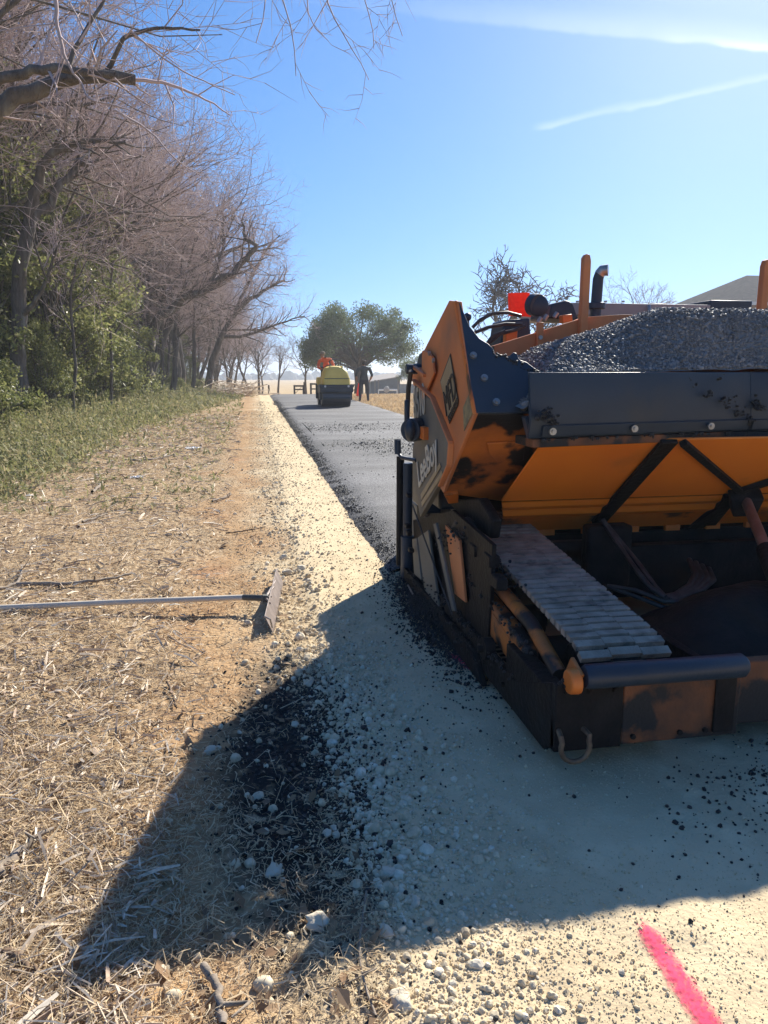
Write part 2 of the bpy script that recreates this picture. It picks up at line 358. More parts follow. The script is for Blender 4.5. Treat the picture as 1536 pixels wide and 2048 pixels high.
DEADLEAF = rand_mat('dead_leaves', [(.22, .13, .07), (.36, .24, .14), (.15, .10, .065), (.42, .30, .19)], .8, .2)
STONE = rand_mat('limestone_stones', [(.62, .50, .33), (.70, .60, .43), (.55, .44, .29), (.76, .68, .53)], .9, 0, 45)
GRIT = rand_mat('limestone_grit', [(.62, .49, .30), (.70, .57, .37), (.54, .42, .25), (.73, .62, .43)], .9)
CRUMB = rand_mat('asphalt_crumbs', [(.012, .012, .013), (.035, .034, .034), (.02, .02, .021), (.05, .048, .046)], .5)
MIXM = rand_mat('hot_mix_stones', [(.10, .10, .10), (.22, .215, .21), (.15, .147, .145), (.32, .31, .30)], .6)
STONE1 = mat('limestone_rock', (.66, .57, .43), (.52, .44, .32), scale=14, rough=.95, bump=.9, bscale=38, c3=(.68, .63, .53), scale3=8, lo3=.5, hi3=.7)
ALU = mat('grey_aluminium', (.66, .58, .47), (.54, .47, .38), scale=9, rough=.6, metal=0, stretch=(.3, 6, 6))
DKGREY = mat('dark_grey_sleeve', (.10, .095, .08), (.07, .066, .058), scale=9, rough=.6)
RAKEHEAD = mat('mauve_grey_metal', (.27, .22, .20), (.18, .145, .13), scale=14, rough=.6, metal=.2)
WOODM = mat('weathered_timber', (.17, .12, .085), (.10, .075, .055), scale=5, rough=.9, stretch=(4, 4, .6))
ROOF = mat('grey_shingles', (.06, .062, .068), (.085, .085, .09), scale=3, rough=1, spec=.05)
ROOFTAN = mat('tan_metal_roof', (.36, .30, .24), (.30, .25, .20), scale=2, rough=.6)
DARKWALL = mat('dark_siding', (.06, .065, .075), (.045, .05, .058), scale=3, rough=.8)
WHITE = mat('white_plastic', (.78, .77, .75), (.66, .65, .63), scale=12, rough=.5)
GLASS = mat('dark_window_glass', (.02, .025, .03), (.03, .035, .04), scale=1, rough=.1)

# ------------------------------------------------------------------ setting
def tensor_grid(name, xs, ys, zf, m, smooth=True):
    X, Y = np.meshgrid(xs, ys); Z = zf(X, Y); n = len(xs); k = len(ys)
    V = np.stack([X, Y, Z], -1).reshape(-1, 3); i = np.arange(k - 1)[:, None] * n + np.arange(n - 1)[None]
    Fq = np.stack([i, i + 1, i + n + 1, i + n], -1).reshape(-1, 4)
    return link(name, np_mesh(name, V, [Fq], smooth), m)
xs = np.concatenate([-np.geomspace(1500, 4.2, 34), np.arange(-4.15, 1.3, .035), np.arange(1.3, 5.2, .15), np.geomspace(5.3, 1500, 34)])
ys = np.concatenate([[-40, -15, -6, -2, 0], np.geomspace(.6, 30, 300), np.geomspace(30.5, 1500, 90)])
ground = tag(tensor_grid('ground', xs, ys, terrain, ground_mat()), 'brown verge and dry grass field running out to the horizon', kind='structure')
# compacted limestone base with a ragged left edge
u = np.linspace(0, 1, 150) ** 1.5; ysb = np.concatenate([[-8, -3, 0], np.geomspace(.5, 44, 330)])
U, YY = np.meshgrid(u, ysb); XX = base_edge(YY) - .02 + U * (4.6 + .12 * fbm(YY * 2, YY * 0, 9) - base_edge(YY))
Vb = np.stack([XX, YY, base_z(XX, YY)], -1).reshape(-1, 3); ii = np.arange(len(ysb) - 1)[:, None] * 150 + np.arange(149)[None]
road_base = tag(link('road_base', np_mesh('road_base', Vb, [np.stack([ii, ii + 1, ii + 151, ii + 150], -1).reshape(-1, 4)], True), base_mat()), 'cream crushed limestone base of the new path', kind='structure')
# new asphalt lift: flat top, ragged sloping edges
ysa = np.concatenate([np.geomspace(4.9, 41.5, 300), [41.8]])
prof = [(-.30, -.03), (-.245, .02), (-.17, .045), (-.09, .062), (-.02, .078), (.06, .085), (.3, .085), (.8, .085), (1.6, .085), (2.4, .085), (3.0, .085), (3.26, .083), (3.34, .05), (3.42, -.03)]
PJ = np.array([p[0] for p in prof]); PK = np.array([p[1] for p in prof])
edge = (.035 * fbm(ysa * 4, ysa * 0, 41) + .03 * fbm(ysa * 17, ysa * 0, 42))[:, None]
AX = 1.14 + PJ[None] + edge * np.where(np.abs(PJ - 1.5) > 1.5, 1, 0)[None]; AY = np.repeat(ysa[:, None], len(PJ), 1)
AZ = PK[None] + .012 * fbm(AX * 6, AY * 6, 43, 3) * np.where(PJ < .0, 1, .25)[None]
nj = len(PJ); ii = np.arange(len(ysa) - 1)[:, None] * nj + np.arange(nj - 1)[None]
asphalt = tag(link('asphalt_path', np_mesh('asphalt_path', np.stack([AX, AY, AZ], -1).reshape(-1, 3), [np.stack([ii, ii + 1, ii + nj + 1, ii + nj], -1).reshape(-1, 4)], True), asphalt_mat('fresh_asphalt', (.042, .042, .045), (.145, .143, .144))), 'fresh dark grey asphalt path running away from the paver', kind='structure')
# ------------------------------------------------------------------ the asphalt paver
XC = 2.36
def mir(p): return Vector((2 * XC - p[0], p[1], p[2]))
pav = thing('asphalt_paver', (XC, 4.0, 0), 'orange and black tracked asphalt paver with a full hopper facing the camera', 'paver')
def text(body, a, b, plane, h, m, parent, fit=True, name='lettering', bold=.0):
    """flat lettering whose baseline runs from a to b; a and b are 3D points on a plane facing -X"""
    a, b = Vector(a), Vector(b); c = bpy.data.curves.new(name, 'FONT'); c.body = body; c.size = 1; c.extrude = .002; c.offset = bold
    o = bpy.data.objects.new(name, c); COL.objects.link(o); bpy.context.view_layer.update()
    me = bpy.data.meshes.new_from_object(o.evaluated_get(bpy.context.evaluated_depsgraph_get())); bpy.data.objects.remove(o)
    xs_ = [v.co.x for v in me.vertices]; yy = [v.co.y for v in me.vertices]; x0, x1 = min(xs_), max(xs_); y0, y1 = min(0, min(yy)) * 0, max(yy)
    ax = (b - a); L = ax.length; ax.normalize(); nrm = Vector((-1, 0, 0)); ay = nrm.cross(ax).normalized()
    for v in me.vertices:
        u_, w_ = (v.co.x - x0) / (x1 - x0) * L, v.co.y / y1 * h
        v.co = a + ax * u_ + ay * w_ + nrm * (v.co.z + .003)
    return link(name, me, m, parent)
NU = Vector((0, .43, .53)).normalized()                      # normal of the hopper's sloping underside
UW = Vector((.95, 3.15, 1.21)); UC = Vector((0, 3.17, 1.07))
def QW(px, py, o=0): return SP(px, py, UW - NU * o, NU)
def QC(px, py, o=0): return SP(px, py, UC - NU * o, NU)
LN = Vector((0, 1, -.588)).normalized(); LP = Vector((0, 3.15, 1.21))
def QL(px, py, o=0): return SP(px, py, LP - LN * o, LN)

def half(build):                                             # build the near side, then its mirror image across the machine
    for s in (1, -1): build((lambda p: Vector(p)) if s > 0 else mir, s)
fl = SY(1065, 748, 3.0)
x0, x1 = fl.x, 2 * XC - fl.x
def plate_y(x): return 3.0 + .23 * (1 - abs(x - XC) / (XC - x0))     # the two half plates fold back towards the middle
# hopper wing side panels
def wing(M_, s):
    pts = [SX(*p, .95) for p in ((898, 601), (917, 603), (949, 828), (886, 985), (868, 958), (855, 800), (847, 798), (847, 702))]
    mb = MB().poly([M_(p) for p in pts], (.018 * s, 0, 0))
    w = mb.done('hopper_wing', FADED if s > 0 else ORANGE, pav, .004)
    w['label'] = 'orange hopper wing side plate with decal'
    f0, f1 = SX(911, 601, .95), SX(949, 828, .95)
    MB().poly([M_(f0 + Vector((-.004, -.012, 0))), M_(f1 + Vector((-.004, -.012, 0))), M_(f1 + Vector((-.004, .028, 0))), M_(f0 + Vector((-.004, .028, .0)))], (.012 * s, 0, 0)).done('wing_edge_bar', ORANGE, w, .005)
    r0 = [SX(*p, .935) for p in ((852, 700), (848, 702), (847, 800), (852, 793), (872, 745), (868, 712))]
    MB().poly([M_(p) for p in r0], (-.012 * s, 0, 0)).done('hinge_plate', FADED, w, .003)
    if s > 0:
        for q in ((861, 707), (869, 721)): c = SX(*q, .92); MB().cyl(c, c + Vector((-.012, 0, 0)), .012, 10).done('bolt', STEEL, w)
        # decal: bordered tan plate with black letters
        D = [SX(*p, .947) for p in ((901, 707), (917, 800), (916, 812), (899, 848), (881, 762))]
        MB().poly(D, (-.002, 0, 0)).done('decal_border', LETTER_DK, w)
        cc = sum(D, Vector()) / len(D); D2 = [cc + (p - cc) * .92 for p in D]
        MB().poly([p + Vector((-.002, 0, 0)) for p in D2], (-.002, 0, 0)).done('decal', DECAL, w)
        text('MFD', SX(894, 833, .942), SX(914, 789, .942), .94, .135, LETTER_DK, w)
        text('EQUIPMENT', SX(899, 843, .942), SX(916, 806, .942), .94, .028, LETTER_DK, w)
        Y_ = [SX(*p, .949) for p in ((939, 788), (946, 826), (929, 862), (927, 815))]
        MB().poly(Y_, (-.003, 0, 0)).done('caution_label', CAUTION, w)
half(wing)
# black bolted liner plates across the wing fronts, torn along their top edge
def liner(M_, s):
    top = [(917, 606), (938, 655), (958, 680), (975, 690), (985, 700), (990, 712), (1000, 711), (1008, 716), (1018, 714), (1025, 707), (1032, 709), (1036, 720), (1040, 723), (1052, 727), (1062, 735), (1078, 745), (1092, 757)]
    pts = [QL(*p) for p in top + [(1095, 828), (949, 828)]]
    l = MB().poly([M_(p) for p in pts], -LN * .012).done('wing_liner', BLACK, pav, .002)
    for q in ((946, 712), (968, 757), (992, 805), (1047, 816), (1110, 820)):
        c = QL(*q, .012)
        if s > 0 or q[0] < 1100:
            MB().cyl(M_(c), M_(c - LN * .012), .016, 12).cyl(M_(c - LN * .012), M_(c - LN * .022), .009, 6).done('bolt', STEEL, l, 0, True)
half(liner)
# ragged asphalt stuck along the torn edge
def clump(mb, c, r, n, rng):
    for i in range(n):
        p = Vector(c) + Vector(rng.normal(0, r, 3)); q = rng.uniform(.004, .010)
        mb.ball(p, q, 5, 4, (1, rng.uniform(.6, 1.2), rng.uniform(.6, 1)))
rg = np.random.default_rng(3); mb = MB()
for i in range(70):
    t = rg.uniform(0, 1); a, b = Vector(QL(985, 702, .01)), Vector(QL(1090, 752, .01)); p = a.lerp(b, t); p.z += rg.normal(-.012, .008); clump(mb, p, .006, 2, rg)
for q in ((1095, 826), (1108, 838), (1090, 832)): clump(mb, QC(*q, .02), .014, 22, rg)
for q, k in (((1418, 785), 16), ((1385, 763), 4), ((1445, 757), 4), ((1453, 806), 14), ((1468, 793), 4), ((1475, 825), 20), ((1515, 812), 46), ((1500, 840), 20)): clump(mb, SY(*q, plate_y(SY(*q, 3.15).x) - .002), .013, k, rg)
tag(mb.done('stuck_asphalt', CRUMB, pav), kind='stuff')
# centre front plate of the hopper
def front(M_, s):
    ya, yb = 3.0, 3.23
    sec = [(.035, 1.39), (.0, 1.175), (.025, 1.11), (.050, 1.11), (.025, 1.175), (.060, 1.39)]
    A = [M_((x0, ya + d, z)) for d, z in sec]; B_ = [M_((XC, yb + d, z)) for d, z in sec]; n = len(sec)
    m_ = MB().add(A + B_, [tuple(range(n)), tuple(range(n, 2 * n))[::-1]] + [(i, (i + 1) % n, n + (i + 1) % n, n + i) for i in range(n)])
    fp = m_.done('hopper_front_plate', BLACK, pav, .003)
    W_ = lambda x, z, d: M_((x, plate_y(x) + d, z))
    MB().add([W_(x0 + .06, 1.118, .004), W_(XC - .01, 1.118, .004), W_(XC - .01, 1.166, -.012), W_(x0 + .06, 1.166, -.012), W_(x0 + .06, 1.118, .02), W_(XC - .01, 1.118, .02), W_(XC - .01, 1.166, .004), W_(x0 + .06, 1.166, .004)], [(0, 1, 2, 3), (7, 6, 5, 4), (0, 4, 5, 1), (1, 5, 6, 2), (2, 6, 7, 3), (3, 7, 4, 0)]).done('wear_strip', BLACK, fp, .002)
    for x in (x0 + .10, x0 + .52, x0 + .95):
        c = Vector((x, plate_y(x) - .012, 1.142)); d = Vector((0, -1, 0))
        MB().cyl(M_(c), M_(c + d * .014), .016, 12).cyl(M_(c + d * .014), M_(c + d * .022), .008, 6).done('bolt', STEEL, fp, 0, True)
    MB().poly([W_(x0 + .02, 1.07, .02), W_(XC, 1.07, .02), M_((XC, 3.34, 1.07)), M_((x0 + .02, 3.24, 1.07))], (0, 0, .038)).done('hopper_lip', RUST, pav, .004)
half(front)
def gusset(M_, s):
    MB().poly([M_(SY(*p, 3.06)) for p in ((1050, 835), (1092, 828), (1108, 862), (1118, 885), (1062, 885), (1058, 868))], (0, .05, 0)).done('corner_gusset', BLACK, pav, .004)
half(gusset)
# sloping underside
def wunder(M_, s):
    pts = [QW(*p) for p in ((949, 829), (1085, 829), (1092, 888), (1006, 1003), (886, 986))]
    w = MB().poly([M_(p) for p in pts], NU * .012).done('wing_underside', ORANGE_GRIME, pav, .003)
    MB().poly([M_(QW(*p, .004)) for p in ((974, 884), (1050, 880), (1046, 918), (994, 919), (978, 905))], NU * -.012).done('lift_pocket', ORANGE_GRIME, w, .003)
    MB().poly([M_(QW(*p, .02)) for p in ((888, 990), (917, 988), (917, 1006), (897, 1008))], NU * .03).done('pivot_lug', ORANGE, w, .004)
half(wunder)
a, b, c = QC(1087, 884), QC(1003, 1003), QC(1008, 1012)
mb = MB().poly([a, mir(a), mir(b), b], NU * .012)
hu = mb.done('hopper_underside', ORANGE_CLEAN, pav, .002)
a2 = QC(1003, 1005) + Vector((0, -.012, 0)); 
zlow = [(a2.z, a2.y), (a2.z - .03, a2.y + .022), (a2.z - .055, a2.y + .075), (a2.z - .09, a2.y + .095), (a2.z - .115, a2.y + .15), (a2.z - .21, a2.y + .25)]
for i, ((za, ya), (zb, yb)) in enumerate(zip(zlow[:-1], zlow[1:])):
    ins = .0 + .015 * i
    MB().poly([(a2.x + ins, ya, za), (2 * XC - a2.x - ins, ya, za), (2 * XC - a2.x - ins - .01, yb, zb), (a2.x + ins + .01, yb, zb)], (0, .012, .004)).done('apron_fold', ORANGE_CLEAN if i < 4 else ORANGE, pav, .001)
zl, yl = zlow[-1]
for i in range(9):
    x = a2.x + .05 + i * (2 * (XC - a2.x) - .2) / 8
    MB().box((x, yl - .012, zl - .028), (x + .09, yl + .012, zl + .004)).done('hinge_tab', ORANGE, pav, .002)
MB().box((1.25, yl + .02, zl - .10), (2 * XC - 1.25, yl + .06, zl - .03)).done('hinge_beam', TAR, pav, .004)
# V braces under the hopper
node = QC(1485, 984, .03); ta = QC(1350, 884, .03)
def rib(a, b, w, t, nm='underside_rib', m=TAR):
    a, b = Vector(a), Vector(b); d = (b - a).normalized(); x = d.cross(NU).normalized() * (w / 2)
    MB().poly([a - x, a + x, b + x, b - x], -NU * t).done(nm, m, pav, .004)
def brace(M_, s):
    f = lambda px, py, o=.002: (lambda p: p if s > 0 else Vector((2 * node.x - p.x, p.y, p.z)))(QC(px, py, o))
    rib(f(1338, 878), f(1196, 1040), .085, .022)
    rib(f(1205, 1030), f(1164, 1074), .045, .030)
    rib(f(1364, 880), f(1484, 982), .035, .03)
    rib(f(1352, 1075), f(1478, 985), .085, .025)
half(brace)
cm = QC(1487, 988, .02)
MB().poly([cm + Vector((-.10, 0, .03)), cm + Vector((.10, 0, .03)), cm + Vector((.08, .03, -.07)), cm + Vector((-.06, .03, -.07))], -NU * .07).done('cylinder_bracket', TAR, pav, .008)
cb = SY(1565, 1180, 2.72)
MB().cyl(cm - NU * .05, cm.lerp(cb, .62) - NU * .02, .027, 16).done('cylinder_rod', CHROME, pav, 0, True)
MB().cyl(cm.lerp(cb, .60) - NU * .02, cb, .045, 16).done('cylinder_barrel', TAR, pav, 0, True)
# tracks: a belt loop with staggered rubber pads
def loop_pts():
    f, rf, r, rr_ = (2.47, .225), .185, (4.55, .33), .30          # idler and sprocket: (Y, Z), radius
    up_ = [(r[0], r[1] + rr_), (f[0] + .02, f[1] + rf)]
    P = []
    for t in np.linspace(0, 1, 40): P.append((up_[0][0] * (1 - t) + up_[1][0] * t, up_[0][1] * (1 - t) + up_[1][1] * t))
    for a_ in np.linspace(math.pi / 2, math.pi * 1.5, 16)[1:]: P.append((f[0] + rf * math.cos(a_), f[1] + rf * math.sin(a_)))
    P[-1] = (f[0], .04)
    for t in np.linspace(0, 1, 40)[1:]: P.append((f[0] * (1 - t) + r[0] * t, .04))
    for a_ in np.linspace(-math.pi / 2, math.pi / 2, 18)[1:-1]: P.append((r[0] + .29 * math.cos(a_), r[1] + .29 * math.sin(a_)))
    return P
LPTS = loop_pts()
pad = MB()
for (xa, xb, ya, yb) in ((-.175, -.062, -.022, .013), (-.062, .058, -.013, .022), (.058, .175, -.022, .013)):
    pad.box((xa + .001, ya, .0), (xb - .001, yb, .024))
padm = pad.done('track_pad', RUBBER); padme = padm.data; bpy.data.objects.remove(padm)
def track(M_, s):
    xc = 1.30 if s > 0 else 2 * XC - 1.30
    belt = MB(); n = len(LPTS)
    for (y, z) in LPTS: belt.v += [(xc - .165, y, z), (xc + .165, y, z)]
    belt.f = [(2 * i, 2 * i + 1, 2 * ((i + 1) % n) + 1, 2 * ((i + 1) % n)) for i in range(n)]
    tr = belt.done('track', TAR, pav)
    d = [0]
    for i in range(n): a_, b_ = LPTS[i], LPTS[(i + 1) % n]; d.append(d[-1] + math.hypot(b_[0] - a_[0], b_[1] - a_[1]))
    L = d[-1]; k = int(L / .052); j = 0
    for q in range(k):
        s_ = q * L / k
        while d[j + 1] < s_: j += 1
        a_, b_ = LPTS[j], LPTS[(j + 1) % n]; t = (s_ - d[j]) / (d[j + 1] - d[j]); y, z = a_[0] + (b_[0] - a_[0]) * t, a_[1] + (b_[1] - a_[1]) * t
        ang = math.atan2(b_[1] - a_[1], b_[0] - a_[0])
        o = bpy.data.objects.new('track_pad', padme); COL.objects.link(o); o.parent = tr
        o.location = (xc, y, z); o.rotation_euler = (ang + math.pi + random.uniform(-.03, .03), 0, random.uniform(-.008, .008))
        o.scale = (1 if q % 2 else -1, 1, 1 + random.uniform(-.12, .1))
    for (yc, zc, r_) in ((2.47, .225, .165), (4.55, .33, .27), (3.0, .13, .085), (3.45, .13, .085), (3.9, .13, .085)):
        MB().cyl((xc - .12, yc, zc), (xc + .12, yc, zc), r_, 24).cyl((xc - .15, yc, zc), (xc + .15, yc, zc), r_ * .4, 12).done('idler_wheel' if yc < 2.6 else 'drive_sprocket' if yc > 4.4 else 'bogie_wheel', TAR, tr, .004, True)
    S_ = lambda x: x if s > 0 else 2 * XC - x
    def bx(x0_, x1_, y0_, y1_, z0_, z1_, nm, m, bv=.006):
        a_, b_ = sorted((S_(x0_), S_(x1_))); return MB().box((a_, y0_, z0_), (b_, y1_, z1_)).done(nm, m, pav, bv)
    # track frame: outer beam with a clean orange top tube, guard plates
    MB().poly([M_((1.02, 2.62, .33)), M_((1.02, 3.55, .42)), M_((1.02, 3.6, .26)), M_((1.02, 2.60, .18))], (.06 * s, 0, 0)).done('track_frame', ORANGE_GRIME, pav, .012)
    MB().poly([M_((.985, 2.32, .06)), M_((.985, 2.22, .12)), M_((.985, 2.28, .33)), M_((.985, 2.62, .19)), M_((.985, 4.2, .17)), M_((.985, 4.3, .04))], (.025 * s, 0, 0)).done('track_guard', TAR, pav, .004)
    MB().tube([M_((1.085, 3.60, .46)), M_((1.085, 2.72, .385)), M_((1.075, 2.40, .30))], .030, 12).done('adjuster_tube', ORANGE_GRIME, pav, 0, True)
    MB().poly([M_((1.045, 3.02, .34)), M_((1.045, 2.78, .30)), M_((1.045, 2.78, .22)), M_((1.045, 3.02, .27))], (-.03 * s, 0, 0)).done('frame_gusset', ORANGE_GRIME, pav, .004)
    MB().cyl(M_((1.0, 2.95, .20)), M_((.955, 2.95, .20)), .05, 14).cyl(M_((.955, 2.95, .20)), M_((.93, 2.95, .20)), .018, 8).done('tensioner_cap', TAR, pav, .004, True)
    MB().poly([M_((1.52, 3.40, .40)), M_((1.62, 3.42, .36)), M_((1.64, 2.80, .23)), M_((1.54, 2.75, .27))], (0, 0, .02)).done('inner_fender', FADED, pav, .004)
    MB().poly([M_((1.50, 2.46, .22)), M_((1.54, 2.46, .22)), M_((1.62, 2.75, .26)), M_((1.52, 2.75, .27))], (0, 0, .015)).done('inner_fender_toe', RUST, pav, .003)
half(track)
# push roller bar, bumper plates, tow ring
bl, br = SY(1165, 1362, 2.20), SY(1486, 1336, 2.20)
def bumper(M_, s):
    a_, b_ = Vector((bl.x, 2.19, .385)), Vector((br.x, 2.19, .385))
    MB().tube([M_(a_), M_(a_.lerp(b_, .02)), M_(a_.lerp(b_, .975)), M_(b_)], [.036, .042, .042, .030], 24).done('push_roller', BLACK, pav, 0, True)
    MB().tube([M_((bl.x - .052, 2.205, .365)), M_((bl.x - .012, 2.205, .365))], [.042, .045], 18).done('roller_end_cap', ORANGE, pav, .006, True)
    MB().poly([M_((bl.x - .02, 2.17, .40)), M_((bl.x - .02, 2.26, .43)), M_((bl.x - .02, 2.30, .36)), M_((bl.x - .02, 2.22, .335))], (.014 * s, 0, 0)).done('roller_lug', ORANGE_GRIME, pav, .004)
    MB().box(*[Vector(v) for v in zip(*[sorted(t) for t in zip(M_((.985, 2.225, .095)), M_((1.235, 2.265, .345)))])]).done('bumper_end_plate', TAR, pav, .006)
    MB().box(*[Vector(v) for v in zip(*[sorted(t) for t in zip(M_((1.237, 2.23, .10)), M_((1.690, 2.27, .345)))])]).done('bumper_plate', RUST, pav, .006)
    MB().box(*[Vector(v) for v in zip(*[sorted(t) for t in zip(M_((1.585, 2.218, .12)), M_((1.665, 2.228, .345)))])]).done('bumper_strap', TAR, pav, .003)
    MB().box(*[Vector(v) for v in zip(*[sorted(t) for t in zip(M_((1.70, 2.28, .11)), M_((XC - .004, 2.33, .355)))])]).done('bumper_centre_plate', RUST, pav, .006)
    MB().box(*[Vector(v) for v in zip(*[sorted(t) for t in zip(M_((.99, 2.27, .09)), M_((1.06, 2.75, .30)))])]).done('bumper_arm', TAR, pav, .006)
    R = []
    c = Vector((1.045, 2.195, .150))
    for i in range(13):
        t = math.pi * (-.12 + 1.24 * i / 12); R.append(M_(c + Vector((-.052 * math.cos(t), -.012, -.052 * math.sin(t) - .018))))
    R = [M_(c + Vector((-.045, .03, .028)))] + [M_(c + Vector((-.052, -.008, .022)))] + R + [M_(c + Vector((.052, -.008, .022))), M_(c + Vector((.045, .03, .028)))]
    MB().tube(R, .0095, 10).done('tow_ring', RUSTM, pav, 0, True)
half(bumper)
# chassis between the tracks, conveyor throat, hoses, spilled mix on the crossmember
MB().box((1.55, 3.62, .17), (2 * XC - 1.55, 3.70, .46)).done('crossmember', TAR, pav, .008)
MB().box((1.15, 4.03, .30), (2 * XC - 1.15, 5.2, 1.0)).done('chassis', TAR, pav, .01)
MB().box((1.62, 2.36, .12), (2 * XC - 1.62, 2.9, .20)).done('front_crossmember', TAR, pav, .008)
for x in (1.66, 2 * XC - 1.70): MB().box((x, 2.33, .11), (x + .04, 3.68, .30)).done('side_rail', TAR, pav, .006)
MB().box((1.70, 3.52, .26), (1.95, 3.62, .60)).done('conveyor_motor', TAR, pav, .02)
MB().box((1.25, 3.62, .40), (1.95, 3.68, .50)).done('throat_plate', TAR, pav, .01)
j0 = SY(1330, 1195, 3.05)
for k in range(4):
    a_ = SY(1378 + 13 * k, 1120 + 6 * k, 3.5); m_ = SY(1392 + 12 * k, 1150 + 4 * k, 3.3)
    P = [a_, m_ + Vector((.01, .02, .0)), m_.lerp(j0, .35) + Vector((.015, -.01, -.015)), m_.lerp(j0, .7) + Vector((.0, -.01, -.02)), j0 + Vector((.01 * k, 0, -.006 * k))]
    MB().tube(P, .016, 10).done('hydraulic_hose', HOSE, pav, 0, True)
for dx in (0, .035):
    P = [SY(1205, 1040, 3.55), SY(1235, 1085, 3.45) + Vector((dx * .5, 0, 0)), SY(1262, 1130, 3.3) + Vector((dx, 0, .01)), SY(1300, 1175, 3.12) + Vector((dx * .8, 0, 0)), j0]
    MB().tube(P, .013, 10).done('hydraulic_hose', HOSE, pav, 0, True)
for z_ in (0, .03):
    P = [SY(1215, 1172, 3.25), SY(1270, 1180, 3.15) + Vector((0, 0, -z_)), j0 + Vector((0, 0, -.02 - z_)), SY(1430, 1205, 2.95) + Vector((0, 0, -z_)), SY(1530, 1210, 2.9)]
    MB().tube(P, .011, 8).done('hydraulic_hose', HOSE, pav, 0, True)
# pushed-up mound of old mix on the front crossmember
xs2 = np.linspace(1.66, 2 * XC - 1.66, 60); ys2 = np.linspace(2.36, 3.1, 34)
moundf = lambda X, Y: .20 + .26 * np.exp(-((X - XC) / .62) ** 4) * np.exp(-((Y - 2.86) / .28) ** 2) + .03 * fbm(X * 9, Y * 9, 61)
o = tensor_grid('caked_mix', xs2, ys2, moundf, TAR); o.parent = pav; o.location = -pav.location; tag(o, kind='stuff')
